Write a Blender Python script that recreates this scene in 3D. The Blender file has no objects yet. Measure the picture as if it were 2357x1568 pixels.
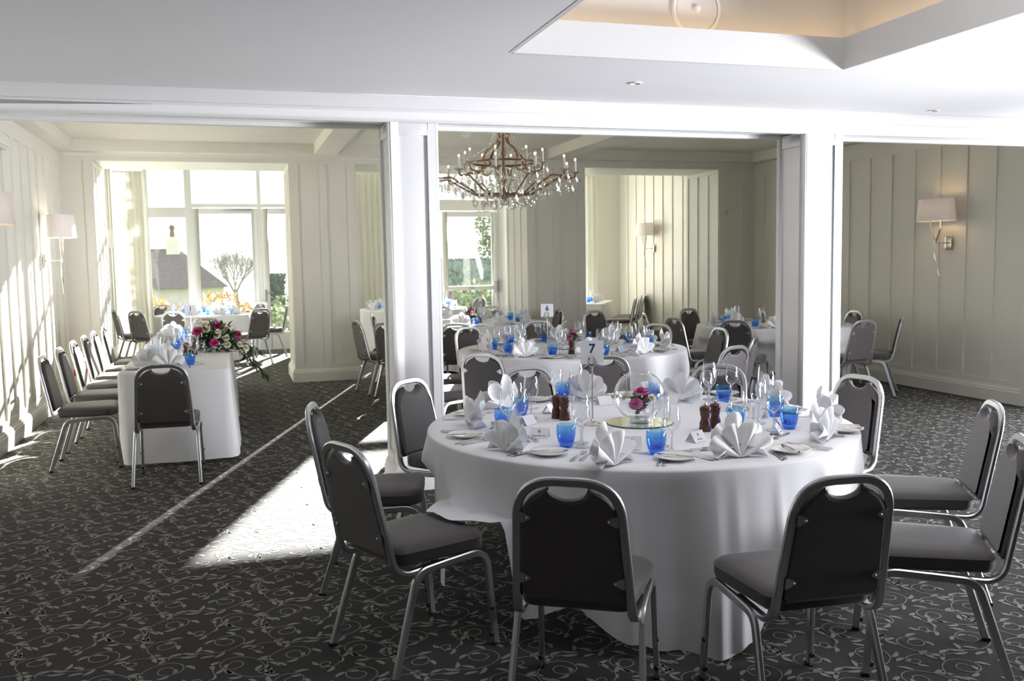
import bpy, bmesh, math, random
from mathutils import Vector, Matrix
random.seed(7)
PI = math.pi
C = bpy.context.scene.collection
def R(d): return math.radians(d)
def V(*a): return Vector(a)

# ------------------------------------------------------------------ mesh helpers
class MB:
    def __init__(s): s.v = []; s.f = []; s.m = []
    def add(s, vs, fs, mi=0):
        b = len(s.v); s.v.extend([tuple(p) for p in vs])
        s.f.extend([tuple(b + i for i in f) for f in fs]); s.m.extend([mi] * len(fs)); return s
    def box(s, x0, x1, y0, y1, z0, z1, mi=0):
        return s.add([(x0,y0,z0),(x1,y0,z0),(x1,y1,z0),(x0,y1,z0),(x0,y0,z1),(x1,y0,z1),(x1,y1,z1),(x0,y1,z1)],
                     [(0,3,2,1),(4,5,6,7),(0,1,5,4),(1,2,6,5),(2,3,7,6),(3,0,4,7)], mi)
    def lathe(s, prof, n=24, c=(0,0,0), mi=0, sx=1.0, sy=1.0):
        vs = []; fs = []
        for r, z in prof:
            for k in range(n):
                a = 2*PI*k/n; vs.append((c[0]+r*sx*math.cos(a), c[1]+r*sy*math.sin(a), c[2]+z))
        for j in range(len(prof)-1):
            for k in range(n):
                a = j*n+k; b = j*n+(k+1)%n; fs.append((a, b, b+n, a+n))
        if prof[0][0] > 1e-6: pass
        return s.add(vs, fs, mi)
    def disc(s, r, z, n=24, c=(0,0), mi=0, up=True, sx=1.0, sy=1.0):
        vs = [(c[0]+r*sx*math.cos(2*PI*k/n), c[1]+r*sy*math.sin(2*PI*k/n), z) for k in range(n)]
        f = tuple(range(n)); return s.add(vs, [f if up else f[::-1]], mi)
    def sweep(s, path, sec, a0, closed=False, caps=True, mi=0, scale=None):
        """sweep a section (list of (a,b)) along path with rotation-minimising frames, a0 = first section axis"""
        P = [Vector(p) for p in path]; n = len(P); A = Vector(a0); vs = []; fs = []; m = len(sec)
        T = []
        for i in range(n):
            if closed: t = P[(i+1) % n] - P[i-1]
            elif i == 0: t = P[1]-P[0]
            elif i == n-1: t = P[-1]-P[-2]
            else: t = (P[i+1]-P[i]).normalized() + (P[i]-P[i-1]).normalized()
            T.append(t.normalized())
        A = (A - T[0]*A.dot(T[0])).normalized()
        for i in range(n):
            if i: 
                A = (T[i-1].rotation_difference(T[i]) @ A); A = (A - T[i]*A.dot(T[i])).normalized()
            B = T[i].cross(A); k = scale[i] if scale else 1.0
            vs += [P[i] + A*(p*k) + B*(q*k) for p, q in sec]
        for i in range(n if closed else n-1):
            j = (i+1) % n
            for q in range(m):
                fs.append((i*m+q, i*m+(q+1) % m, j*m+(q+1) % m, j*m+q))
        if caps and not closed:
            fs.append(tuple(range(m))[::-1]); fs.append(tuple((n-1)*m+q for q in range(m)))
        return s.add(vs, fs, mi)
    def tube(s, path, r, n=8, closed=False, mi=0, scale=None):
        t = (Vector(path[1])-Vector(path[0])).normalized()
        a0 = Vector((1,0,0)) if abs(t.x) < .8 else Vector((0,0,1))
        return s.sweep(path, [(r*math.cos(2*PI*k/n), r*math.sin(2*PI*k/n)) for k in range(n)], a0, closed, True, mi, scale)
    def ball(s, c, r, n=10, h=6, mi=0, sz=1.0):
        vs = []; fs = []
        for j in range(h+1):
            a = PI*j/h
            for k in range(n):
                b = 2*PI*k/n; vs.append((c[0]+r*math.sin(a)*math.cos(b), c[1]+r*math.sin(a)*math.sin(b), c[2]-r*sz*math.cos(a)))
        for j in range(h):
            for k in range(n): 
                p = j*n+k; q = j*n+(k+1) % n; fs.append((p, q, q+n, p+n))
        return s.add(vs, fs, mi)
    def loft(s, rings, closed_ring=True, cap0=False, cap1=False, mi=0):
        m = len(rings[0]); vs = [p for r in rings for p in r]; fs = []
        for i in range(len(rings)-1):
            for q in range(m if closed_ring else m-1):
                a = i*m+q; b = i*m+(q+1) % m; fs.append((a, b, b+m, a+m))
        if cap0: fs.append(tuple(range(m))[::-1])
        if cap1: fs.append(tuple((len(rings)-1)*m+q for q in range(m)))
        return s.add(vs, fs, mi)
    def xf(s, M):
        s.v = [tuple(M @ Vector(p)) for p in s.v]; return s
    def merge(s, o, M=None):
        return s.add([M @ Vector(p) for p in o.v] if M else o.v, o.f) if not any(o.m) else s._mm(o, M)
    def _mm(s, o, M):
        b = len(s.v); s.v.extend([tuple(M @ Vector(p)) if M else p for p in o.v])
        s.f.extend([tuple(b+i for i in f) for f in o.f]); s.m.extend(o.m); return s
    def mesh(s, name, mats, sm=35, bevel=0):
        me = bpy.data.meshes.new(name); me.from_pydata(s.v, [], s.f); 
        for m in (mats if isinstance(mats, (list, tuple)) else [mats]): me.materials.append(m)
        if any(s.m): me.polygons.foreach_set('material_index', s.m)
        if bevel:
            bm = bmesh.new(); bm.from_mesh(me)
            bmesh.ops.remove_doubles(bm, verts=bm.verts, dist=1e-6)
            ed = [e for e in bm.edges if len(e.link_faces) == 2 and e.calc_face_angle(0) > R(30)]
            bmesh.ops.bevel(bm, geom=ed, offset=bevel, segments=2, affect='EDGES', profile=.5, clamp_overlap=True)
            bm.to_mesh(me); bm.free()
        if sm is not None and sm > 0:
            me.shade_smooth(); me.set_sharp_from_angle(angle=R(sm))
        me.update(); return me

def link(name, me, parent=None, loc=None, rz=None):
    o = bpy.data.objects.new(name, me); C.objects.link(o)
    if parent: o.parent = parent
    if loc: o.location = loc
    if rz: o.rotation_euler = (0, 0, rz)
    return o
def obj(name, mb, mats, parent=None, sm=35, bevel=0, loc=None):
    return link(name, mb.mesh(name, mats, sm, bevel), parent, loc)
def tag(o, label=None, cat=None, group=None, kind=None):
    if label: o['label'] = label
    if cat: o['category'] = cat
    if group: o['group'] = group
    if kind: o['kind'] = kind
    return o
def thing(name, label, cat, loc=(0,0,0), rz=0, group=None):
    o = bpy.data.objects.new(name, None); C.objects.link(o); o.location = loc; o.rotation_euler = (0,0,rz)
    o.empty_display_size = .1
    return tag(o, label, cat, group)
def struct(name, mb, mats, label=None, cat=None, parent=None, sm=35, bevel=0):
    o = obj(name, mb, mats, parent, sm, bevel)
    if not parent: tag(o, label, cat, None, 'structure')
    return o
KIDS = {}
def kids(o):
    return [c for c in o.children]
def dup(root, loc, rz=0, label=None, group=None, scale=None, depth=2, tilt=None):
    r = root.copy(); C.objects.link(r); r.location = loc; r.rotation_euler = (tilt[0] if tilt else 0, tilt[1] if tilt else 0, rz)
    if scale: r.scale = (scale,)*3 if not isinstance(scale, tuple) else scale
    if label: r['label'] = label
    if group: r['group'] = group
    if depth > 0:
        for ch in list(root.children):
            c = ch.copy(); C.objects.link(c); c.parent = r
            if depth > 1:
                for g in list(ch.children):
                    d = g.copy(); C.objects.link(d); d.parent = c
    return r
def fillet(pts, rad, seg=6):
    P = [Vector(p) for p in pts]; out = [P[0]]
    for i in range(1, len(P)-1):
        r = rad[i-1] if isinstance(rad, (list, tuple)) else rad
        a = (P[i-1]-P[i]); b = (P[i+1]-P[i]); la, lb = a.length, b.length; a.normalize(); b.normalize()
        ang = a.angle(b); d = min(r/math.tan(ang/2), la*.49 if i > 1 else la*.98, lb*.49 if i < len(P)-2 else lb*.98)
        p0 = P[i]+a*d; p1 = P[i]+b*d
        for k in range(seg+1):
            t = k/seg; out.append(p0*(1-t)**2 + P[i]*2*t*(1-t) + p1*t*t)
    out.append(P[-1]); return out
def rsec(w, h, c=.3):
    a, b = w/2, h/2; k = min(a, b)*c
    return [(-a+k,-b),(a-k,-b),(a,-b+k),(a,b-k),(a-k,b),(-a+k,b),(-a,b-k),(-a,-b+k)]
def text_mesh(name, body, size, mat, ext=.0004, ax='CENTER', bold=0.):
    cu = bpy.data.curves.new(name, 'FONT'); cu.body = body; cu.size = size; cu.extrude = ext
    cu.align_x = ax; cu.align_y = 'CENTER'; cu.resolution_u = 4; cu.offset = size*bold
    o = bpy.data.objects.new(name, cu); C.objects.link(o)
    dg = bpy.context.evaluated_depsgraph_get(); me = bpy.data.meshes.new_from_object(o.evaluated_get(dg))
    bpy.data.objects.remove(o); bpy.data.curves.remove(cu); me.materials.clear(); me.materials.append(mat); return me

# ------------------------------------------------------------------ materials
def mat(name, col, rough=.5, metal=0., nscale=0, namt=.05, bump=0., bscale=200, sheen=0., spec=.5, emis=None, es=0., trans=0., sss=0.):
    m = bpy.data.materials.new(name); m.use_nodes = True; nt = m.node_tree; N = nt.nodes; L = nt.links
    b = N['Principled BSDF']; b.inputs['Roughness'].default_value = rough; b.inputs['Metallic'].default_value = metal
    b.inputs['Base Color'].default_value = (*col, 1); b.inputs['Specular IOR Level'].default_value = spec
    if sheen: b.inputs['Sheen Weight'].default_value = sheen; b.inputs['Sheen Roughness'].default_value = .4
    if emis: b.inputs['Emission Color'].default_value = (*emis, 1); b.inputs['Emission Strength'].default_value = es
    if nscale:
        tc = N.new('ShaderNodeTexCoord'); no = N.new('ShaderNodeTexNoise'); no.inputs['Scale'].default_value = nscale; no.inputs['Detail'].default_value = 4
        L.new(tc.outputs['Object'], no.inputs['Vector'])
        mx = N.new('ShaderNodeMix'); mx.data_type = 'RGBA'
        mx.inputs[6].default_value = (*[c*(1-namt) for c in col], 1); mx.inputs[7].default_value = (*[min(1, c*(1+namt)) for c in col], 1)
        L.new(no.outputs['Fac'], mx.inputs[0]); L.new(mx.outputs[2], b.inputs['Base Color'])
    if bump:
        tc = N.new('ShaderNodeTexCoord'); no = N.new('ShaderNodeTexNoise'); no.inputs['Scale'].default_value = bscale; no.inputs['Detail'].default_value = 3
        L.new(tc.outputs['Object'], no.inputs['Vector']); bp = N.new('ShaderNodeBump'); bp.inputs['Strength'].default_value = bump; bp.inputs['Distance'].default_value = .002
        L.new(no.outputs['Fac'], bp.inputs['Height']); L.new(bp.outputs['Normal'], b.inputs['Normal'])
    return m
def translucent(name, col, fac=.35, rough=.8):
    m = bpy.data.materials.new(name); m.use_nodes = True; nt = m.node_tree; N = nt.nodes; L = nt.links
    b = N['Principled BSDF']; b.inputs['Base Color'].default_value = (*col, 1); b.inputs['Roughness'].default_value = rough; b.inputs['Specular IOR Level'].default_value = .15
    t = N.new('ShaderNodeBsdfTranslucent'); t.inputs['Color'].default_value = (*col, 1)
    no = N.new('ShaderNodeTexNoise'); no.inputs['Scale'].default_value = 90; tc = N.new('ShaderNodeTexCoord'); L.new(tc.outputs['Object'], no.inputs['Vector'])
    bp = N.new('ShaderNodeBump'); bp.inputs['Strength'].default_value = .05; bp.inputs['Distance'].default_value = .002; L.new(no.outputs['Fac'], bp.inputs['Height']); L.new(bp.outputs['Normal'], b.inputs['Normal'])
    x = N.new('ShaderNodeMixShader'); x.inputs[0].default_value = fac
    L.new(b.outputs[0], x.inputs[1]); L.new(t.outputs[0], x.inputs[2]); L.new(x.outputs[0], N['Material Output'].inputs['Surface']); return m
def thin_glass(name, tint=(1,1,1), edge=.5, refl=1.0, rough=.0, edge_tint=None, base=.02, deep=None, z0=0, z1=1, blend=.35):
    """thin clear wall: see-through straight on, mirror-like towards grazing angles"""
    m = bpy.data.materials.new(name); m.use_nodes = True; nt = m.node_tree; N = nt.nodes; L = nt.links; N.remove(N['Principled BSDF'])
    t = N.new('ShaderNodeBsdfTransparent'); t.inputs['Color'].default_value = (*tint, 1)
    g = N.new('ShaderNodeBsdfGlossy'); g.inputs['Roughness'].default_value = rough; g.inputs['Color'].default_value = (refl, refl, refl, 1)
    lw = N.new('ShaderNodeLayerWeight'); lw.inputs['Blend'].default_value = blend
    mr = N.new('ShaderNodeMapRange'); mr.inputs['From Min'].default_value = 0; mr.inputs['From Max'].default_value = 1; mr.inputs['To Min'].default_value = base; mr.inputs['To Max'].default_value = edge
    pw = N.new('ShaderNodeMath'); pw.operation = 'POWER'; pw.inputs[1].default_value = 2.2
    L.new(lw.outputs['Facing'], pw.inputs[0]); L.new(pw.outputs[0], mr.inputs['Value'])
    x = N.new('ShaderNodeMixShader'); L.new(mr.outputs[0], x.inputs[0]); L.new(t.outputs[0], x.inputs[1]); L.new(g.outputs[0], x.inputs[2])
    if edge_tint or deep:
        src = None
        if deep:   # thicker glass low in the body: deeper colour
            tc = N.new('ShaderNodeTexCoord'); sp = N.new('ShaderNodeSeparateXYZ'); L.new(tc.outputs['Object'], sp.inputs[0])
            mz = N.new('ShaderNodeMapRange'); mz.inputs['From Min'].default_value = z0; mz.inputs['From Max'].default_value = z1; L.new(sp.outputs['Z'], mz.inputs['Value'])
            mc = N.new('ShaderNodeMix'); mc.data_type = 'RGBA'; mc.inputs[6].default_value = (*deep, 1); mc.inputs[7].default_value = (*tint, 1); L.new(mz.outputs[0], mc.inputs[0]); src = mc.outputs[2]
        if edge_tint:
            me = N.new('ShaderNodeMix'); me.data_type = 'RGBA'; me.inputs[6].default_value = (*tint, 1); me.inputs[7].default_value = (*edge_tint, 1)
            if src: L.new(src, me.inputs[6])
            L.new(pw.outputs[0], me.inputs[0]); src = me.outputs[2]
        L.new(src, t.inputs['Color'])
    L.new(x.outputs[0], N['Material Output'].inputs['Surface']); return m
def emit(name, col, s):
    m = bpy.data.materials.new(name); m.use_nodes = True; N = m.node_tree.nodes; N.remove(N['Principled BSDF'])
    e = N.new('ShaderNodeEmission'); e.inputs[0].default_value = (*col, 1); e.inputs[1].default_value = s
    m.node_tree.links.new(e.outputs[0], N['Material Output'].inputs['Surface']); return m

CREAM = mat('cream_paint', (.75,.735,.67), .45, nscale=3, namt=.015)
WHITEP = mat('white_paint', (.79,.785,.785), .45, nscale=3, namt=.012)
CEIL = mat('ceiling_paint', (.70,.69,.705), .8, nscale=2, namt=.02)
CEILB = mat('warm_ceiling_paint', (.74,.72,.645), .7, nscale=2, namt=.02)
FRAMEW = mat('white_window_frame', (.82,.82,.80), .3)
FABRIC = mat('grey_chair_fabric', (.078,.068,.069), .55, nscale=260, namt=.22, bump=.25, bscale=900, sheen=.35, spec=.35)
ALU = mat('brushed_aluminium', (.56,.57,.585), .30, 1.0, nscale=30, namt=.05)
BLACKP = mat('black_plastic', (.015,.015,.017), .4)
CLOTH = mat('white_table_linen', (.83,.82,.85), .75, nscale=6, namt=.01, bump=.06, bscale=600, sheen=.2, spec=.25)
NAPK = translucent('white_napkin_linen', (.88,.88,.895), .06)
CHINA = mat('white_china', (.84,.83,.79), .12)
STEEL = mat('polished_cutlery_steel', (.62,.61,.60), .13, 1.0)
WOODM = mat('dark_mill_wood', (.075,.024,.013), .25, nscale=40, namt=.35)
CARDM = mat('white_card', (.86,.86,.90), .6, nscale=20, namt=.01)
NAVY = mat('navy_ink', (.010,.045,.15), .5)
INK = mat('grey_ink', (.10,.11,.19), .6)
GOLD = mat('gold_print', (.50,.33,.06), .35, .6)
PEACH = mat('peach_print', (.75,.50,.36), .6)
TABLEW = mat('plywood_tabletop', (.32,.22,.13), .5, nscale=12, namt=.2)
OLIVE = mat('dark_table_leg_metal', (.07,.062,.045), .4, .3)
NICKEL = mat('twig_nickel', (.60,.57,.50), .22, 1.0)
SHADE = translucent('sconce_linen_shade', (.78,.76,.775), .09)
BRONZE = mat('gilt_bronze', (.27,.165,.095), .36, .7, nscale=30, namt=.2)
CANDLE = mat('candle_sleeve', (.80,.78,.76), .5)
GLOW = emit('lit_bulb', (1,.62,.30), 30)
LAMPGLOW = emit('sconce_bulb', (1,.64,.34), 42)
LED = emit('warm_cove_led', (1,.62,.22), 6)
CRYSTAL = thin_glass('cut_crystal', (.93,.93,.91), .95, 1.0, .05, base=.34, blend=.55)
GLASS = thin_glass('clear_glass', (.965,.972,.98), .95, 1.0, 0, base=.05, edge_tint=(.62,.66,.71), blend=.5)
STEMG = thin_glass('clear_stem_glass', (.86,.885,.92), .9, 1.0, 0, base=.16, edge_tint=(.60,.65,.72), blend=.5)
BLUEG = thin_glass('cobalt_blue_glass', (.66,.855,.99), .6, 1.0, .0, edge_tint=(.30,.58,.93), base=.05, deep=(.16,.42,.93), z0=.0, z1=.085, blend=.35)
BLUEB = mat('deep_blue_glass_base', (.0,.02,.40), .08, spec=.8)
WINGL = thin_glass('window_glass', (.95,.97,.965), .35, 1.0, 0, base=.03)
MIRROR = mat('mirror', (.88,.90,.86), .01, 1.0)
MIRE = mat('mirror_green_edge', (.10,.22,.17), .15)
LEAF = mat('dark_leaf', (.030,.060,.018), .45, nscale=25, namt=.4)
LEAF2 = mat('variegated_leaf', (.10,.155,.045), .45, nscale=60, namt=.5)
ROSE = mat('pink_rose_petal', (.62,.11,.36), .6, nscale=30, namt=.15)
ROSE2 = mat('magenta_rose_petal', (.55,.05,.24), .6, nscale=30, namt=.2)
IVORY = mat('ivory_petal', (.80,.78,.60), .6, nscale=30, namt=.05)
THIST = mat('blue_thistle', (.05,.07,.12), .7, nscale=50, namt=.3)
WATER = thin_glass('water_line_glass', (.93,.96,.95), .5, 1, 0, base=.06)
CURT = translucent('sheer_curtain', (.90,.89,.83), .45)
REDP = mat('red_label', (.55,.02,.02), .5)
EXT = mat('cream_extinguisher_body', (.70,.66,.55), .35)
HEDGE = mat('clipped_hedge', (.085,.11,.095), .8, nscale=7, namt=.5)
SHRUB = mat('garden_shrub_leaf', (.12,.145,.075), .6, nscale=3, namt=.5)
AUTUMN = mat('autumn_shrub_leaf', (.32,.22,.10), .6, nscale=3, namt=.5)
BARK = mat('bare_tree_bark', (.24,.22,.21), .9)
ROOF = mat('grey_brown_roof_tile', (.17,.15,.14), .9, nscale=9, namt=.35)
RENDER = mat('pale_render', (.62,.58,.53), .9, nscale=4, namt=.06)
PAVE = mat('pale_terrace_paving', (.45,.45,.42), .9, nscale=2, namt=.1)
LAWN = mat('garden_lawn', (.16,.2,.09), .9, nscale=4, namt=.3)
PLASTIC = mat('white_plastic', (.80,.79,.74), .4)

def carpet_mat(name, col, amt):
    m = mat(name, col, .95, nscale=0, spec=.1); nt = m.node_tree; N = nt.nodes; L = nt.links; b = N['Principled BSDF']
    tc = N.new('ShaderNodeTexCoord'); n1 = N.new('ShaderNodeTexNoise'); n1.inputs['Scale'].default_value = 260; n1.inputs['Detail'].default_value = 2
    L.new(tc.outputs['Object'], n1.inputs['Vector'])
    mx = N.new('ShaderNodeMix'); mx.data_type = 'RGBA'; mx.inputs[6].default_value = (*[c*(1-amt) for c in col], 1); mx.inputs[7].default_value = (*[c*(1+amt) for c in col], 1)
    L.new(n1.outputs['Fac'], mx.inputs[0]); L.new(mx.outputs[2], b.inputs['Base Color'])
    bp = N.new('ShaderNodeBump'); bp.inputs['Strength'].default_value = .5; bp.inputs['Distance'].default_value = .003; L.new(n1.outputs['Fac'], bp.inputs['Height']); L.new(bp.outputs['Normal'], b.inputs['Normal'])
    return m
CARPET = carpet_mat('charcoal_carpet_pile', (.056,.054,.052), .6)
SCROLL = carpet_mat('pale_scroll_carpet_pile', (.27,.26,.23), .3)

# ------------------------------------------------------------------ room dimensions (metres; camera foot at the origin)
XL, XR, YF, YB, YW = -2.0, 7.95, 12.85, 13.9, 18.0
YC, YC2, SOF, ZC, ZB, ZD = 6.35, 6.75, 2.575, 2.755, 3.2, 3.06
OPEN = [(-1.63, .81), (1.69, 4.18), (5.07, 7.31)]; ZO = 2.965

# ---- carpet floor with woven scroll pattern
def carpet():
    mb = MB(); mb.add([(XL-.3,-3,0),(XR+.3,-3,0),(XR+.3,YW,0),(XL-.3,YW,0)], [(0,1,2,3)])
    mb.box(XL-.3, XR+.3, -3, YW, -.12, -.004)
    S = .50
    strokes = []
    def stroke(pts, w0, w1=None): strokes.append((pts, w0, w1 if w1 is not None else w0))
    def leaf(x, y, a, l, w, curl=.3):
        pts = []; ws = []
        for k in range(8):
            t = k/7; b = a+curl*(t-.3); x += l/7*math.cos(b); y += l/7*math.sin(b); pts.append((x, y)); ws.append(w*(math.sin(PI*min(1, .05+t*.95))**.75)*(1-.25*t)+.003)
        strokes.append((pts, ws, None))
    def vine(cx, cy, r, a0, turns, sg, tl, tc, lv, tlv):
        # curled stem: spiral with a long tail leaving its outer end, leaves on the outside and along the tail
        sp = []; n = int(22*turns)
        for k in range(n+1):
            t = k/n; a = a0+sg*2*PI*turns*t; q = r*(1-.74*t**.85); sp.append((cx+q*math.cos(a), cy+q*math.sin(a)))
        ta = math.atan2(sp[0][1]-sp[1][1], sp[0][0]-sp[1][0]); x, y = sp[0]; tail = []; m = 12
        for k in range(m): ta += tc/m; x += tl/m*math.cos(ta); y += tl/m*math.sin(ta); tail.append((x, y))
        stroke(tail[::-1]+sp, .0085, .0105)
        ex, ey = sp[-1]; leaf(ex, ey, math.atan2(sp[-1][1]-sp[-3][1], sp[-1][0]-sp[-3][0]), .085, .036, 1.6*sg)
        for u, side, l in lv:
            i = min(len(sp)-2, int(u*len(sp))); d = math.atan2(sp[i+1][1]-sp[i][1], sp[i+1][0]-sp[i][0]); leaf(*sp[i], d-sg*side, l, .040, .9*sg)
        for u, side, l in tlv:
            i = max(1, min(m-2, int(u*m))); d = math.atan2(tail[i+1][1]-tail[i][1], tail[i+1][0]-tail[i][0]); leaf(*tail[i], d+side, l, .040, -.7 if side > 0 else .7)
    vine(.24, .27, .165, R(-60), 1.35, 1, .34, -1.3, [(.06,.7,.13),(.24,.8,.12),(.42,.7,.11)], [(.25,.8,.13),(.55,-.8,.12),(.97,.2,.14)])
    vine(.73, .34, .150, R(215), 1.30, -1, .36, 1.2, [(.08,.7,.13),(.28,.8,.12),(.48,.7,.10)], [(.3,-.8,.13),(.6,.8,.12),(.97,-.2,.14)])
    vine(.30, .78, .150, R(40), 1.30, 1, .32, -1.1, [(.05,.7,.13),(.22,.8,.12),(.40,.7,.11)], [(.3,.8,.12),(.65,-.8,.12),(.97,.2,.13)])
    vine(.79, .83, .160, R(140), 1.35, -1, .34, 1.3, [(.06,.7,.13),(.25,.8,.12),(.45,.7,.11)], [(.3,-.8,.12),(.6,.8,.13),(.97,-.2,.14)])
    vine(.52, .56, .085, R(250), 1.05, 1, .22, -1.0, [(.1,.8,.10),(.4,.8,.09)], [(.5,.8,.11),(.97,.2,.12)])
    vine(.02, .54, .085, R(-20), 1.05, -1, .22, 1.0, [(.1,.8,.10),(.4,.8,.09)], [(.5,-.8,.11),(.97,-.2,.12)])
    vine(.50, .05, .080, R(90), 1.0, 1, .20, -1.0, [(.1,.8,.10),(.4,.8,.09)], [(.5,.8,.10),(.97,.2,.11)])
    for x, y, a, l, c in [(.98,.10,60,.12,.8),(.02,.97,20,.12,-.8),(.46,.36,110,.11,.8),(.62,.70,-40,.11,-.8),(.12,.52,70,.11,.8)]: leaf(x, y, R(a), l, .038, c)
    tv = []; tf = []
    for pts, w0, w1 in strokes:
        n = len(pts); b = len(tv)
        for i, (x, y) in enumerate(pts):
            dx, dy = (pts[min(i+1, n-1)][0]-pts[max(i-1, 0)][0], pts[min(i+1, n-1)][1]-pts[max(i-1, 0)][1]); l = math.hypot(dx, dy) or 1
            w = (w0[i] if isinstance(w0, list) else w0+(w1-w0)*i/(n-1))/2*1.05
            tv.append((x-dy/l*w, y+dx/l*w)); tv.append((x+dy/l*w, y-dx/l*w))
        for i in range(n-1): tf.append((b+2*i, b+2*i+1, b+2*i+3, b+2*i+2))
    for iy in range(int(3.9/S), int(YW/S)-1):
        pass
    y = 1.9
    while y < YW-S:
        x = XL-.2
        while x < XR-.3:
            if y < 9 or (x < .62*y+1.9 and x > -.30*y-.9):
                mb.add([(x+a*S, y+b*S, .0012) for a, b in tv], tf, 1)
            x += S
        y += S
    tag(obj('floor', mb, [CARPET, SCROLL], sm=0), 'charcoal carpet woven with pale scrolling leaf pattern', 'floor', None, 'structure')
carpet()

# ---- panelled wall: flat sheet + stiles and rails, built in local (u along, z up, n out) then mapped
def panel_wall(mb, P0, P1, z0, z1, nrm, pitch=.41, st=.105, pr=.018, top=.17, bot=.06, off=0, sk=.18, ends=True):
    P0 = Vector(P0); P1 = Vector(P1); d = P1-P0; Ln = d.length; d.normalize(); n = Vector(nrm)
    def bx(u0, u1, za, zb, w, w0=0):
        c = [(P0+d*u+n*q) for u in (u0, u1) for q in (w0, w)]
        vs = [(*c[0][:2], za),(*c[2][:2], za),(*c[3][:2], za),(*c[1][:2], za),(*c[0][:2], zb),(*c[2][:2], zb),(*c[3][:2], zb),(*c[1][:2], zb)]
        mb.add(vs, [(0,3,2,1),(4,5,6,7),(0,1,5,4),(1,2,6,5),(2,3,7,6),(3,0,4,7)])
    bx(0, Ln, z0+sk-.01, z0+sk+bot, pr); bx(0, Ln, z1-top, z1, pr)
    if pitch:
        u = off
        while u < Ln:
            bx(max(0, u-st/2), min(Ln, u+st/2), z0+sk+bot, z1-top, pr); u += pitch
    else:
        for u0, u1 in off: bx(u0, u1, z0+sk+bot, z1-top, pr)
def skirt(mb, P0, P1, nrm, h=.18):
    P0 = Vector(P0); P1 = Vector(P1); n = Vector(nrm)
    prof = [(0,0),(.032,0),(.032,h*.72),(.024,h*.78),(.024,h*.86),(.012,h*.93),(.012,h),(0,h)]
    mb.loft([[(*(P+n*(q+.0005))[:2], z) for q, z in prof] for P in (P0, P1)], True, True, True)

# wall_left
mb = MB(); mb.box(XL-.25, XL, -3, YF, 0, ZB+.2); panel_wall(mb, (XL,-2.9,0), (XL,YF,0), 0, ZD, (1,0,0), off=.30)
struct('wall_left', mb, CREAM, 'cream panelled wall on the left crossed by sun patches', 'wall')
mb = MB(); skirt(mb, (XL+.018,-2.9,0), (XL+.018,YF-.02,0), (1,0,0)); struct('baseboard_left', mb, CREAM, 'cream moulded skirting along the left wall', 'baseboard')
# wall_right with a patio opening beside the camera
mb = MB(); mb.box(XR, XR+.25, 7.0, YF, 0, ZB+.2); mb.box(XR, XR+.25, -3, 4.1, 0, ZB+.2); mb.box(XR, XR+.25, 4.1, 7.0, 2.5, ZB+.2)
panel_wall(mb, (XR,7.15,0), (XR,YF,0), 0, 3.02, (-1,0,0), off=.54)
mb.box(XR-.05, XR, 7.0, 7.62, 0, 2.6)
struct('wall_right', mb, CREAM, 'cream panelled wall on the right behind the wall lamp', 'wall')
mb = MB(); skirt(mb, (XR-.018,7.62,0), (XR-.018,YF-.02,0), (-1,0,0)); struct('baseboard_right', mb, CREAM, 'cream moulded skirting along the right wall', 'baseboard')
mb = MB(); mb.box(XL-.25, XR+.25, -3.2, -3, 0, ZB); struct('wall_back', mb, mat('dark_back_wall', (.10,.095,.095), .8, nscale=3), 'unseen wall behind the viewpoint, coloured dark to cut bounced light', 'wall')  # out of view; dark colour keeps bounced light off the chair backs
# wall_front (the far wall with three openings)
mb = MB()
segs = [(XL, OPEN[0][0]), (OPEN[0][1], OPEN[1][0]), (OPEN[1][1], OPEN[2][0]), (OPEN[2][1], XR)]
for a, b in segs: mb.box(a, b, YF, YB, 0, 4.9)
for a, b in OPEN: mb.box(a, b, YF, YB, ZO, 4.9)
for i, (a, b) in enumerate(segs):
    if i in (1, 2):
        w = b-a; panel_wall(mb, (a,YF,0), (b,YF,0), 0, ZD, (0,-1,0), pitch=None, off=[(0,.115),(w/2-.05,w/2+.05),(w-.115,w)], top=.10)
    elif i == 3: panel_wall(mb, (a,YF,0), (b,YF,0), 0, ZD, (0,-1,0), pitch=None, off=[(0,.1),(.38,.47)], top=.10)
    else: mb.box(b-.10, b, YF-.018, YF, .18, ZD-.1); mb.box(a, b, YF-.018, YF, ZD-.1, ZD)
for a, b in OPEN: mb.box(a, b, YF-.018, YF, ZO, ZD)
for x, n in ((OPEN[0][0],1),(OPEN[0][1],-1),(OPEN[1][0],1),(OPEN[1][1],-1),(OPEN[2][0],1),(OPEN[2][1],-1)):
    panel_wall(mb, (x,YF,0), (x,YB,0), 0, ZO, (n,0,0), pitch=None, off=[(0,.06),(.32,.37),(.66,.71),(.99,1.05)], top=.06, pr=.012)
struct('wall_front', mb, CREAM, 'thick cream far wall with three wide openings', 'wall')
mb = MB()
for i, (a, b) in enumerate(segs): 
    skirt(mb, (a-(.03 if i in(1,2,3) else 0),YF-.018,0), (b+(.03 if i<3 else 0),YF-.018,0), (0,-1,0))
for x, n in ((OPEN[0][1],-1),(OPEN[1][0],1),(OPEN[1][1],-1),(OPEN[2][0],1),(OPEN[2][1],-1),(OPEN[0][0],1)):
    skirt(mb, (x+n*.012,YF,0), (x+n*.012,YB,0), (n,0,0))
struct('baseboard_front', mb, CREAM, 'cream moulded skirting round the far wall piers', 'baseboard')
mb = MB(); mb.loft([[(x, YF-.018-q, z) for q, z in [(0,ZD-.035),(.012,ZD-.035),(.03,ZD-.012),(.034,ZD),(0,ZD)]] for x in (XL, XR)], True, True, True)
struct('trim_1', mb, CREAM, 'cream picture moulding along the top of the far wall', 'moulding')

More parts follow.
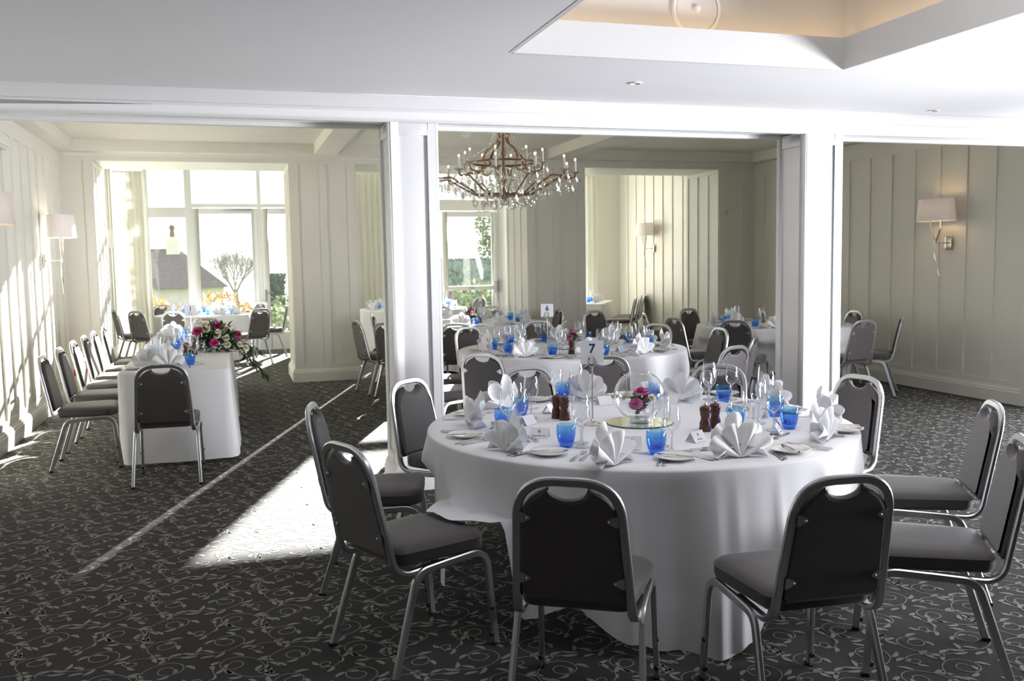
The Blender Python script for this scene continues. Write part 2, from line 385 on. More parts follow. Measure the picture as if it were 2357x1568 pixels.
# ceilings
SKX0, SKX1, SKY1, SKY0 = 1.53, 3.66, 4.93, .8
mb = MB(); T = ZC+.12
mb.box(XL-.25, SKX0, -3, YC, ZC, T); mb.box(SKX1, XR+.25, -3, YC, ZC, T); mb.box(SKX0, SKX1, SKY1, YC, ZC, T); mb.box(SKX0, SKX1, -3, SKY0, ZC, T)
# back room: high ceiling, dropped border and two cross beams
nf = len(mb.f); mb.box(XL-.25, XR+.25, YC2-.2, YF, ZB, ZB+.1)
mb.box(XL, XL+.2, YC2+.1, YF-.24, ZD, ZB); mb.box(XR-.2, XR, YC2+.1, YF-.24, ZD, ZB); mb.box(XL, XR, YF-.24, YF, ZD, ZB); mb.box(XL, XR, YC2+.05, YC2+.1, ZD, ZB)
mb.box(1.13, 1.42, YC2+.1, YF-.24, ZD+.002, ZB); mb.box(4.42, 4.72, YC2+.1, YF-.24, ZD+.002, ZB)
mb.box(XL-.25, XR+.25, YB, YW+.3, 4.75, 4.9)
mb.m = [0]*nf+[1]*(len(mb.f)-nf)
o = struct('ceiling', mb, [CEIL, CEILB], 'white plaster ceiling with dropped beams in the far room', 'ceiling')
# roof lantern above the camera side
mb = MB(); t = .16; za, zb_ = ZC, 2.945
for x0, x1, y0, y1 in ((SKX0+.006, SKX1-.006, SKY1-.006, SKY1+.02), (SKX0+.006, SKX1-.006, SKY0-.02, SKY0+.006)): mb.box(x0, x1, y0, y1, za-.002, zb_)
for x0, x1 in ((SKX0-.02, SKX0+.006), (SKX1-.006, SKX1+.02)): mb.box(x0, x1, SKY0, SKY1, za-.002, zb_)
k = .22
mb.box(SKX0-k-.05, SKX1+k+.05, SKY1+k, SKY1+k+.05, ZC+.1, 3.75); mb.box(SKX0-k-.05, SKX1+k+.05, SKY0-k-.05, SKY0-k, ZC+.1, 3.75)
mb.box(SKX0-k-.05, SKX0-k, SKY0-k, SKY1+k, ZC+.1, 3.75); mb.box(SKX1+k, SKX1+k+.05, SKY0-k, SKY1+k, ZC+.1, 3.75)
mb.box(SKX1+k-.07, SKX1+k, SKY1+k-.07, SKY1+k, ZC+.12, 3.75); mb.box(SKX0-k, SKX0-k+.07, SKY1+k-.07, SKY1+k, ZC+.12, 3.75)
mb.box(SKX0-k-.05, SKX1+k+.05, SKY0-k-.05, SKY1+k+.05, 3.75, 3.8)
struct('trim_2', mb, mat('lantern_paint', (.64,.635,.63), .6, nscale=3, namt=.01), 'white recessed lantern well in the near ceiling', 'ceiling recess')
mb = MB(); mb.box(SKX0-.1, SKX1+.1, SKY1+.06, SKY1+.09, ZC+.13, ZC+.145); mb.box(SKX1+.06, SKX1+.09, SKY0, SKY1+.06, ZC+.13, ZC+.145); mb.box(SKX0-.09, SKX0-.06, SKY0, SKY1+.06, ZC+.13, ZC+.145)
tag(obj('led_strip', mb, LED), 'warm strip light hidden in the cove of the ceiling recess', 'light')
t = thing('ceiling_speaker', 'round white speaker disc on the wall of the ceiling recess', 'speaker', (2.77, SKY1+k-.001, 3.12))
m1 = MB().lathe([(.0,.012),(.135,.012),(.142,.006),(.142,-.001)], 40); m1.xf(Matrix.Rotation(R(90), 4, 'X')); obj('grille_disc', m1, mat('speaker_grey_white', (.70,.69,.68), .5), t)
m1 = MB().lathe([(.142,.0),(.142,.016),(.158,.016),(.166,.006),(.166,-.001)], 40); m1.xf(Matrix.Rotation(R(90), 4, 'X')); obj('rim', m1, WHITEP, t)
m1 = MB().lathe([(0,.03),(.014,.03),(.02,.024),(.024,.012)], 20); m1.xf(Matrix.Rotation(R(90), 4, 'X')); obj('centre_boss', m1, WHITEP, t)

# beam between the rooms and two columns
mb = MB()
mb.box(XL, XR, YC, YC2, SOF+.03, ZC+.12)                                   # core
mb.box(XL, XR, YC, YC+.055, SOF, SOF+.03); mb.box(XL, XR, YC2-.055, YC2, SOF, SOF+.03)
mb.box(XL, XR, YC-.014, YC, 2.665, ZC); mb.box(XL, XR, YC-.008, YC, 2.645, 2.665)
mb.box(XL, XR, YC2-.001, YC2+.05, SOF+.03, ZB+.05)
struct('trim_3', mb, WHITEP, 'long white beam crossing the room over the pillars', 'beam', bevel=.003)
def column(name, x0, x1, label):
    mb = MB(); p = .016
    mb.box(x0+p, x1-p, YC+p, YC2-p, 0, SOF+.02)
    zt, zb2, s = SOF-.085, .25, .075
    for y0, y1 in ((YC, YC+p), (YC2-p, YC2)):
        mb.box(x0+p, x0+s, y0, y1, .16, SOF); mb.box(x1-s, x1-p, y0, y1, .16, SOF); mb.box(x0+s, x1-s, y0, y1, zt, SOF); mb.box(x0+s, x1-s, y0, y1, .16, zb2)
    for a, b in ((x0, x0+p), (x1-p, x1)):
        mb.box(a, b, YC, YC+s, .16, SOF); mb.box(a, b, YC2-s, YC2, .16, SOF); mb.box(a, b, YC+s, YC2-s, zt, SOF); mb.box(a, b, YC+s, YC2-s, .16, zb2)
    def ring(q, z): return [(x0-q, YC-q, z), (x1+q, YC-q, z), (x1+q, YC2+q, z), (x0-q, YC2+q, z)]
    mb.loft([ring(.024,0), ring(.024,.125), ring(.017,.13), ring(.017,.15), ring(.006,.168), ring(.004,.18), ring(-.01,.181)], True)
    return struct(name, mb, WHITEP, label, 'pillar', bevel=.002)
column('trim_4', 1.07, 1.42, 'white panelled square pillar left of centre')
column('trim_5', 4.378, 4.727, 'white panelled square pillar right of centre')

# ------------------------------------------------------------------ glazed bays beyond the far wall
mb = MB(); mb.box(-2.25, -1.98, YB, YW+.3, 0, 4.8); panel_wall(mb, (-1.98,YB,0), (-1.98,YW,0), 0, 4.7, (1,0,0), off=.2)
struct('wall_left_bay', mb, CREAM, 'cream side wall of the bay seen through the left opening', 'wall')
mb = MB(); mb.box(XR-.05, XR+.2, YB, YW+.3, 0, 4.8); panel_wall(mb, (XR-.05,YB,0), (XR-.05,YW,0), 0, 4.7, (-1,0,0), off=.12, pitch=.40)
struct('wall_right_bay', mb, CREAM, 'cream panelled side wall of the bay seen through the right opening', 'wall')
# glazed wall: posts, rails, panes (windows 1-3) and the escape door
mb = MB()
def bar(x0, x1, z0, z1, d=.09): mb.box(x0, x1, YW, YW+d, z0, z1)
bar(-2.1, -1.42, 0, 4.75)                                  # solid behind the left curtain
mb2 = MB()
def window(name, x0, x1, bars, rails, label, zt=4.75, zb=.0, lo=.14):
    """frame mesh with posts at given x and rails at given z; one pane child"""
    m = MB()
    for a, b in bars: m.box(a, b, YW, YW+.09, zb, zt)
    for a, b, z0, z1 in rails: m.box(a, b, YW+.005, YW+.085, z0, z1)
    o = tag(obj(name, m, FRAMEW, bevel=.004), label, 'window', None, 'structure')
    g = MB(); g.add([(x0, YW+.045, zb+.05), (x1, YW+.045, zb+.05), (x1, YW+.045, zt-.02), (x0, YW+.045, zt-.02)], [(0,1,2,3)])
    obj('pane', g, WINGL, o, sm=0); return o
window('window_1', -1.96, -.70, [(-1.98,-1.9),(-1.45,-1.38),(-.75,-.63)], [(-1.45,-.65,0,.45),(-1.45,-.65,2.50,2.68),(-1.45,-.65,3.36,3.46)], 'white framed left window with opening top light')
window('window_2', -.66, 1.62, [(.53,.60),(1.12,1.20),(1.56,1.72)], [(-.66,1.6,2.68,2.75),(-.66,1.6,3.36,3.46)], 'tall white framed glazing around the glass door')
window('window_3', 3.30, 4.05, [(1.72,3.42),(3.462,4.03)], [(3.4,3.56,0,.3)], 'white post and narrow side light beside the curtain')
window('window_4', 4.05, 5.25, [(5.20,5.42)], [(4.0,5.3,2.62,2.84),(4.0,5.3,3.34,3.50)], 'glazed light over the escape door')
mb = MB(); mb.box(-2.0, -1.43, YW, YW+.09, 3.36, 4.75); mb.box(5.40, 5.6, YW, YW+.09, 0, 4.75); mb.box(7.1, XR+.1, YW, YW+.09, 0, 4.75); mb.box(5.6, 7.1, YW, YW+.09, 3.36, 4.75)
struct('wall_glazed', mb, CREAM, 'cream end wall panels between the bay windows', 'wall')
window('window_5', 5.6, 7.1, [(5.56,5.64),(6.32,6.38),(7.06,7.13)], [(5.6,7.1,0,.3)], 'right hand bay window behind a sheer curtain', zt=3.36)
# doors
def door(name, x0, x1, z1, label, st=.11, bot=.30, top=.10):
    m = MB(); y0, y1 = YW-.005, YW+.06
    m.box(x0, x0+st, y0, y1, .03, z1); m.box(x1-st, x1, y0, y1, .03, z1); m.box(x0+st, x1-st, y0, y1, z1-top, z1); m.box(x0+st, x1-st, y0, y1, .03, .03+bot)
    o = tag(obj(name, m, FRAMEW, bevel=.004), label, 'door', None, 'structure')
    g = MB(); g.add([(x0+st, YW+.02, .03+bot), (x1-st, YW+.02, .03+bot), (x1-st, YW+.02, z1-top), (x0+st, YW+.02, z1-top)], [(0,1,2,3)]); obj('pane', g, WINGL, o, sm=0)
    return o
d1 = door('door_1', -.63, .53, 2.66, 'white glass door facing the garden with the bare tree')
d2 = door('door_2', .60, 1.62, 2.66, 'white glass door with a lever handle beside the far pier')
m = MB().box(.615,.645,YW-.02,YW-.005,.92,1.14); m.sweep([(.63,YW-.03,1.08),(.63,YW-.06,1.08),(.76,YW-.06,1.08)], rsec(.018,.018), (0,0,1)); obj('door_handle', m, NICKEL, d2)
d3 = door('door_3', 4.06, 5.19, 2.60, 'white glazed escape door with a push bar')
m = MB(); m.sweep([(4.10,YW-.09,1.075),(5.10,YW-.09,1.075)], rsec(.05,.085,.4), (0,1,0)); m.box(4.07,4.13,YW-.1,YW-.004,1.03,1.12); m.box(5.08,5.13,YW-.1,YW-.004,.98,1.17); obj('push_bar', m, mat('push_bar_grey', (.62,.62,.60), .35), d3)
tm = link('push_lettering', text_mesh('push_lettering', 'PUSH', .05, INK), d3); tm.location = (4.62, YW-.137, 1.075); tm.rotation_euler = (R(90),0,0)
m = MB(); 
for x in (5.14, 5.235): m.tube([(x,YW-.05,.1),(x,YW-.05,2.66)], .014, 8); m.box(x-.03,x+.03,YW-.075,YW-.004,.99,1.2)
obj('bolt_rod', m, mat('bolt_grey', (.45,.46,.46), .35, .5), d3)
mb = MB(); mb.box(-2.1, XR, YW-.02, YW+.3, -.1, .03); struct('trim_6', mb, FRAMEW, 'white threshold strip under the garden doors', 'threshold')

def curtain(name, x0, x1, y, label, z0=.03, z1=3.32, amp=.035, n=9, dy=0):
    m = MB(); N = n*8; rows = []
    for j in range(9):
        z = z0+(z1-z0)*j/8
        rows.append([(x0+(x1-x0)*k/N, y+dy*k/N+amp*(1-.25*j/8)*math.sin(2*PI*n*k/N+.5*math.sin(k*.3)), z) for k in range(N+1)])
    m.loft(rows, False); return tag(obj(name, m, CURT, sm=60), label, 'curtain', 'sheer curtains at the bay windows')
CURT_ = CURT; CURT = translucent('cream_lined_curtain', (.84,.82,.74), .10)
curtain('sheer_curtain', -1.94, -1.44, YW-.12, 'sheer cream curtain at the left end of the left bay window', n=6)
CURT = CURT_
curtain('sheer_curtain', 1.75, 3.0, YW-.12, 'sheer white curtain seen in the gap beside the left pillar', n=11)
curtain('sheer_curtain', 5.55, 7.34, YW-.12, 'sheer white curtain at the back of the right alcove', n=15)

# ------------------------------------------------------------------ garden
mb = MB(); mb.box(-30, 40, YW+.3, 22.5, -.15, -.02); tag(obj('terrace', mb, PAVE, sm=0), 'pale sunlit paved terrace outside the glass doors', 'terrace', None, 'structure')
mb = MB(); mb.box(-60, 80, 22.5, 120, -.5, -.25); tag(obj('lawn_ground', mb, LAWN, sm=0), 'garden ground sloping away beyond the terrace', 'garden', None, 'structure')
def leafball(c, rx, ry, rz, n, size, mb=None, seed=1, fill=.55):
    rnd = random.Random(seed); mb = mb or MB()
    for _ in range(n):
        a = rnd.uniform(0, 2*PI); b = math.acos(rnd.uniform(-1, 1)); q = rnd.uniform(fill, 1)**.5
        p = Vector((c[0]+rx*q*math.sin(b)*math.cos(a), c[1]+ry*q*math.sin(b)*math.sin(a), c[2]+rz*q*math.cos(b)))
        d = Vector((rnd.uniform(-1,1), rnd.uniform(-1,1), rnd.uniform(-.6,1))).normalized(); s = d.cross(Vector((rnd.uniform(-1,1), rnd.uniform(-1,1), .3))).normalized()
        l = size*rnd.uniform(.7, 1.3); w = l*.45
        mb.add([p, p+d*l*.5+s*w*.5, p+d*l, p+d*l*.5-s*w*.5], [(0,1,2,3)])
    return mb
# clipped hedge
def hedge(name, x0, x1, y, h, label, seed):
    rnd = random.Random(seed); mb = MB(); mb.box(x0, x1, y, y+1.0, -.3, h-.04)
    for _ in range(2600):
        f = rnd.random(); p = Vector((rnd.uniform(x0, x1), y-.02, rnd.uniform(-.2, h))) if f < .75 else Vector((rnd.uniform(x0, x1), rnd.uniform(y, y+1), h-.04))
        d = Vector((rnd.uniform(-1,1), rnd.uniform(-1,.1), rnd.uniform(-.4,1))).normalized(); s = d.cross(Vector((.3,.9,rnd.uniform(-1,1)))).normalized(); l = rnd.uniform(.05,.11)
        mb.add([p, p+d*l*.5+s*l*.3, p+d*l, p+d*l*.5-s*l*.3], [(0,1,2,3)])
    return tag(obj(name, mb, HEDGE, sm=0), label, 'hedge')
hedge('clipped_hedge', 5.15, 8.6, 24, 1.66, 'dark clipped hedge seen through the escape door', 3)
hedge('clipped_hedge', .70, 1.52, 28, 1.30, 'dark hedge low behind the bare tree', 5)
def shrub(name, c, r, m, label, seed, n=700, size=.16): 
    o = thing(name, label, 'shrub', (c[0], c[1], -.3), 0, 'garden shrubs outside the windows')
    obj('foliage', leafball((0,0,r*.9), r*1.25, r*.9, r*.95, n, size, seed=seed), m, o, sm=0)
    st = MB(); rnd = random.Random(seed)
    for k in range(5): a = 2*PI*k/5; st.tube([(0,0,0),(.15*r*math.cos(a),.15*r*math.sin(a),r*.4),(.5*r*math.cos(a),.4*r*math.sin(a),r*1.1)], .018, 5)
    obj('stem', st, BARK, o); return o
shrub('garden_shrub', (5.55, 21.3), .75, SHRUB, 'yellow green shrub in front of the clipped hedge', 11)
shrub('garden_shrub', (4.35, 20.0), .55, SHRUB, 'low green shrub below the push bar of the escape door', 12)
shrub('garden_shrub', (-1.75, 21.3), .66, AUTUMN, 'russet shrub below the neighbouring roof', 13)
shrub('garden_shrub', (-.25, 22.0), .68, AUTUMN, 'golden shrub at the foot of the glass door', 14)
shrub('garden_shrub', (1.2, 23.4), .60, SHRUB, 'green shrub under the bare tree', 15)
shrub('garden_shrub', (1.25, 21.0), .55, SHRUB, 'leafy shrub by the door with the lever handle', 16)
# leafy tree at the right of the escape door
t = thing('leafy_tree', 'leafy tree at the right edge of the escape door glass', 'tree', (8.15, 27.5, -.3))
m = MB(); m.tube([(0,0,0),(.05,0,1.2),(-.05,0,2.6),(0,0,3.6)], .09, 8, scale=[1,.8,.6,.3]); obj('trunk', m, BARK, t)
m = leafball((-.1,0,3.2), .75, .7, 1.25, 900, .17, seed=21); leafball((-.35,0,2.1), .55, .5, .6, 350, .16, m, 22); obj('foliage', m, SHRUB, t, sm=0)
t = thing('sun_block_conifer', 'added unseen conifer behind the far pier that blocks the sun', 'tree', (2.28, 28, -.3))  # added out of view to keep direct sun off the left bay wall
m = MB(); m.tube([(0,0,0),(0,0,4),(0,0,8.2)], .14, 8, scale=[1,.7,.2]); obj('trunk', m, BARK, t)
m = MB(); rnd = random.Random(31)
for k in range(2600):
    z = rnd.uniform(.6, 8.6); rr = .46*min(1, (8.9-z)/1.5); a = rnd.uniform(0,2*PI); q = rr*rnd.uniform(.1,1)**.5; p = Vector((q*math.cos(a), q*math.sin(a), z)); d = Vector((math.cos(a), math.sin(a), rnd.uniform(.2,1.2))).normalized(); s_ = d.cross(Vector((0,.3,1))).normalized(); l = rnd.uniform(.2,.34)
    m.add([p, p+d*l*.5+s_*l*.3, p+d*l, p+d*l*.5-s_*l*.3], [(0,1,2,3)])
obj('foliage', m, HEDGE, t, sm=0)
# bare tree
t = thing('bare_tree', 'bare branching winter tree seen through the glass door', 'tree', (.13, 30, -.3))
def branches(mb, p, d, l, r, depth, rnd):
    q = p+d*l; mid = p+d*l*.5+Vector((rnd.uniform(-.06,.06),rnd.uniform(-.06,.06),0))*l
    mb.tube([p, mid, q], r, 5, scale=[1,.85,.7])
    if depth == 0: return
    for k in range(3 if depth > 1 else 4):
        a = rnd.uniform(0, 2*PI); sp = rnd.uniform(.30,.62); s = Vector((math.cos(a), math.sin(a)*.8, 0))
        nd = (d*1.0+s*sp+Vector((0,0,.22))).normalized(); branches(mb, q if k else p+d*l*.7, nd, l*rnd.uniform(.62,.8), r*.6, depth-1, rnd)
m = MB(); rnd = random.Random(5); m.tube([(0,0,0),(.02,0,.6),(0,0,1.15)], .085, 7, scale=[1.2,1,.9]); obj('trunk', m, BARK, t)
for k in range(6):
    m = MB(); a = k*1.05+.4; branches(m, Vector((0,0,1.0)), Vector((.55*math.cos(a), .55*math.sin(a), 1)).normalized(), .46, .030, 5, rnd); obj('branch', m, BARK, t)
# neighbouring house
t = thing('neighbour_house', 'neighbouring house with dark hipped roof and pale chimney', 'house', (-2.9, 40, -.4))
m = MB(); m.box(-2.0,2.6,0,5,0,1.2); obj('wall', m, RENDER, t, sm=0)
m = MB(); m.add([(-2.2,-.2,1.1),(2.85,-.2,1.1),(2.85,5.2,1.1),(-2.2,5.2,1.1),(-.5,2.4,2.75),(.8,2.4,2.75)], [(0,1,5,4),(1,2,5),(2,3,4,5),(3,0,4),(0,3,2,1)]); obj('roof', m, ROOF, t, sm=0)
ch = obj('chimney', MB().box(.32,.86,2.0,2.6,2.4,3.25), RENDER, t, sm=0)
m = MB().lathe([(.12,3.25),(.09,3.5),(.07,3.52),(.12,3.62),(.10,3.74),(.0,3.78)], 12, (.58,2.3,0)); obj('chimney_pot', m, mat('clay_pot', (.16,.12,.10), .8), ch)

# ------------------------------------------------------------------ fittings
def sconce(loc, rz, label, s=1.0, lit=True, proto=[None]):
    if proto[0] is None:
        o = thing('wall_sconce', label, 'wall lamp', (0,0,0))
        obj('backplate', MB().box(0,.022,-.05,.05,-.078,.078), NICKEL, o, bevel=.006)
        m = MB(); m.tube([(.02,0,0),(.185,0,0)], .007, 8); obj('arm', m, NICKEL, o)
        m = MB()
        L = fillet([(.20,.085,.30),(.195,.075,.16),(.19,.0,.02),(.185,-.03,-.12),(.18,.01,-.25),(.18,.05,-.38)], .1, 4)
        m.tube(L, .0115, 8, scale=[1-.55*max(0,(i-len(L)*.5)/(len(L)*.5)) for i in range(len(L))])
        m.tube(fillet([(.20,-.085,.30),(.195,-.07,.17),(.19,-.01,.03),(.187,-.012,-.04)], .08, 4), .0105, 8); obj('twig_stem', m, NICKEL, o)
        m = MB(); m.lathe([(1.0,.25),(.87,.50)], 40, (.195,0,0), 0, .155, .27); sh = obj('shade', m, SHADE, o, sm=60)
        m = MB()
        for y in (-.085,.085): m.ball((.20,y,.375), .024, 10, 6, 0, 1.4)
        obj('bulb', m, LAMPGLOW, o)
        proto[0] = o; o.location = loc; o.rotation_euler = (0,0,rz); o.scale = (s,)*3; return o
    return dup(proto[0], loc, rz, label, None, s)
sconce((XR-.02, 8.70, 1.735), PI, 'twig stemmed wall lamp glowing on the right wall')
sconce((XL+.02, 11.33, 1.70), 0, 'twig stemmed wall lamp at the far end of the left wall')
sconce((XL+.02, 8.22, 1.72), 0, 'wall lamp on the left wall cut off by the picture edge')
sconce((XR-.07, 16.35, 1.80), PI, 'pale wall lamp inside the right alcove', .98)
sconce((-1.955, 14.75, 1.66), 0, 'white wall lamp half hidden by the left opening')
t = thing('wall_box', 'white emergency light box high on the left wall at the picture edge', 'emergency light', (XL+.018, 9.35, 2.78))
obj('housing', MB().box(0,.07,-.2,.32,-.04,.05), PLASTIC, t, bevel=.015); obj('diffuser', MB().box(.005,.06,-.18,.30,-.065,-.04), WHITEP, t, bevel=.008)

def downlight(x, y, z, label):
    t = thing('downlight', label, 'downlight', (x, y, z), 0, 'recessed ceiling downlights')
    obj('bezel', MB().lathe([(.028,-.001),(.032,-.008),(.042,-.007),(.046,0)], 24), PLASTIC, t)
    obj('lamp', MB().lathe([(0,-.002),(.03,-.002)], 20), mat('downlight_lens', (.3,.3,.3), .2) if 'downlight_lens' not in bpy.data.materials else bpy.data.materials['downlight_lens'], t)
downlight(2.57, 5.59, ZC, 'recessed downlight in the near ceiling below the lantern well')
downlight(5.42, 6.15, ZC, 'recessed downlight in the shaded right part of the near ceiling')
downlight(-1.2, 11.9, ZB, 'recessed downlight in the far ceiling nearest the left wall')
downlight(.42, 11.9, ZB, 'recessed downlight in the far ceiling left of the first beam')
downlight(2.35, 11.3, ZB, 'recessed downlight in the far ceiling beside the smoke detector')
downlight(5.55, 11.9, ZB, 'recessed downlight in the far ceiling right of the chandelier')
downlight(7.2, 11.9, ZB, 'recessed downlight in the far right ceiling corner')
t = thing('smoke_detector', 'white smoke detector on the ceiling left of the chandelier', 'smoke detector', (2.86, 11.2, ZB))
obj('base', MB().lathe([(.0,-.02),(.062,-.02),(.068,-.012),(.068,0)], 24), PLASTIC, t); obj('sensor_head', MB().lathe([(0,-.062),(.03,-.062),(.042,-.052),(.052,-.046),(.055,-.02)], 24), PLASTIC, t)
# fire extinguisher in the corner behind the chairs
t = thing('fire_extinguisher', 'cream fire extinguisher with red label in the left corner', 'fire extinguisher', (-1.80, 12.25, 0))
obj('body', MB().lathe([(0,.03),(.07,.03),(.08,.05),(.08,.42),(.07,.48),(.03,.52),(.03,.56),(0,.56)], 24), EXT, t); obj('label_band', MB().lathe([(.0815,.30),(.0815,.38)], 24), REDP, t)
obj('foot_ring', MB().lathe([(.085,0),(.085,.05)], 24), BLACKP, t); m = MB(); m.tube(fillet([(0,0,.58),(.0,-.10,.60),(.0,-.13,.45),(0,-.11,.2)], .06, 5), .012, 8); m.box(-.02,.02,-.06,.06,.56,.62); obj('hose', m, BLACKP, t)

# ------------------------------------------------------------------ chandelier
def chandelier(cx, cy):
    t = thing('crystal_chandelier', 'gilt candle chandelier hung with crystal drops above the middle tables', 'chandelier', (cx, cy, 0))
    rnd = random.Random(9)
    m = MB(); m.lathe([(.0,2.26),(.03,2.27),(.045,2.30),(.02,2.33),(.02,2.42),(.035,2.46),(.02,2.5),(.015,2.7),(.03,2.75),(.015,2.8),(.012,3.02),(.03,3.06),(.09,3.15),(.10,3.19),(0,3.19)], 16); obj('stem', m, BRONZE, t)
    m = MB(); m.lathe([(.0,2.28),(.20,2.305),(.235,2.32),(.20,2.33),(0,2.34)], 32); m.tube([(.34*math.cos(2*PI*k/40),.34*math.sin(2*PI*k/40),2.655) for k in range(40)], .012, 6, True); obj('hub_ring', m, BRONZE, t)
    for k in range(4):
        a = 2*PI*k/4+.32; m = MB()
        pts = [(.10,3.0),(.05,2.92),(.08,2.86),(.20,2.78),(.265,2.70),(.235,2.62)]
        m.sweep(fillet([(q*math.cos(a), q*math.sin(a), z) for q, z in pts], .06, 4), rsec(.028,.010,.3), (-math.sin(a), math.cos(a), 0)); obj('basket_rib', m, BRONZE, t)
    cand = MB().lathe([(0,0),(.0135,0),(.0135,.118),(0,.12)], 12).mesh('candle', CANDLE); bulb = MB().lathe([(.010,.12),(.0145,.135),(.012,.153),(.005,.174),(0,.184)], 10).mesh('bulb', thin_glass('bulb_glass', (1,.93,.82), .4, base=.1)); fil = MB().ball((0,0,.140), .0095, 8, 6).mesh('flame', GLOW)
    pan = MB().lathe([(0,-.012),(.02,-.012),(.035,.0),(.055,.008),(.058,.012),(.03,.004),(0,0)], 16).mesh('drip_pan', CRYSTAL)
    # cut crystal drop shapes
    drop = MB(); drop.loft([[(r*math.cos(2*PI*k/6), r*.55*math.sin(2*PI*k/6), z) for k in range(6)] for r, z in [(.001,0),(.009,-.016),(.018,-.04),(.014,-.062),(.001,-.082)]]); dropm = drop.mesh('crystal_drop', CRYSTAL, sm=0)
    nd = 0
    def hang(p, s=1.0):
        nonlocal nd
        if nd >= 98: return
        nd += 1; o = link('crystal_drop', dropm, t, p, rnd.uniform(0,PI)); o.scale = (s, s, s)
    beads = MB()
    def chain(p, q, n=10, sag=.05):
        for k in range(n+1):
            u = k/n; x = Vector(p).lerp(Vector(q), u); beads.ball((x.x, x.y, x.z-sag*4*u*(1-u)), .0062, 6, 4)
    for ring, (N, rad, zp, off) in enumerate([(12, .76, 2.525, .13), (8, .42, 2.635, .3)]):
        ends = []
        for k in range(N):
            a = 2*PI*k/N+off; c, s = math.cos(a), math.sin(a); m = MB()
            prof = [(.20,2.315),(.30,2.315),(.45,2.40),(.60,2.49),(rad,2.47),(rad,zp-.01)] if ring == 0 else [(.22,2.605),(.27,2.56),(.34,2.55),(rad,2.57),(rad,zp-.01)]
            P = fillet([(q*c, q*s, z) for q, z in prof], .07, 4); m.sweep(P, rsec(.011,.020,.4), (-s, c, 0))
            obj('arm', m, BRONZE, t); px_, py_ = rad*c, rad*s
            cd = link('candle', cand, t, (px_, py_, zp+.004)); link('bulb', bulb, cd); link('flame', fil, cd); link('drip_pan', pan, t, (px_, py_, zp))
            ends.append((px_, py_, zp))
            for j in range(5 if ring == 0 else 3):
                b = 2*PI*j/(5 if ring == 0 else 3)+a; hang((px_+.05*math.cos(b), py_+.05*math.sin(b), zp-.03-(.03 if j % 2 else 0)), .95)
        for k in range(N):
            p, q = ends[k], ends[(k+1) % N]; chain((p[0],p[1],p[2]-.01), (q[0],q[1],q[2]-.01), 16, .07)
            chain((p[0],p[1],p[2]), (p[0]*.28,p[1]*.28,2.80), 14, .03)
            for rr_, zz_ in ((.34,2.335),(.44,2.39),(.52,2.435),(.60,2.475),(.68,2.475)) if ring == 0 else ((.28,2.55),(.35,2.545)):
                d2 = MB(); d2.v = list(drop.v); d2.f = list(drop.f); d2.m = list(drop.m); a = 2*PI*k/N+off+rnd.uniform(-.03,.03); beads.ball((rr_*math.cos(a), rr_*math.sin(a), zz_-.012), .007, 6, 4); beads.merge(d2, Matrix.Translation((rr_*math.cos(a), rr_*math.sin(a), zz_-.02)) @ Matrix.Rotation(rnd.uniform(0,3),4,'Z') @ Matrix.Scale(rnd.uniform(.9,1.3),4))
            for u in (.25,.5,.75):
                x = Vector(p).lerp(Vector(q), u); beads.ball((x.x,x.y,x.z-.06-.08*math.sin(PI*u)), .008, 6, 4)
                beads.v += []; d2 = MB(); d2.v = list(drop.v); d2.f = list(drop.f); d2.m = list(drop.m); beads.merge(d2, Matrix.Translation((x.x,x.y,x.z-.08-.06*math.sin(PI*u))) @ Matrix.Rotation(rnd.uniform(0,3),4,'Z'))
    for q, z, n in ((.22,2.30,22),(.33,2.31,28),(.46,2.39,30),(.60,2.45,34),(.12,2.28,12)):
        for k in range(n):
            a = 2*PI*(k+rnd.uniform(-.2,.2))/n; p = (q*math.cos(a), q*math.sin(a), z-.015-.02*(k % 2)); beads.ball((p[0],p[1],p[2]+.005), .007, 6, 4)
            if nd < 98 and k % 2 == 0 and math.sin(a) < .3: hang(p, rnd.uniform(1.0,1.3))
            else:
                d2 = MB(); d2.v = list(drop.v); d2.f = list(drop.f); d2.m = list(drop.m); beads.merge(d2, Matrix.Translation(p) @ Matrix.Rotation(rnd.uniform(0,3),4,'Z') @ Matrix.Scale(rnd.uniform(.9,1.3),4))
    for k in range(14):
        a = 2*PI*k/14; chain((.10*math.cos(a),.10*math.sin(a),2.98),(.18*math.cos(a),.18*math.sin(a),2.74), 10, 0)
    beads.ball((0,0,2.235), .032, 12, 8)
    tag(obj('crystal_beads', beads, CRYSTAL, t, sm=30), kind='stuff')
chandelier(2.83, 9.5)

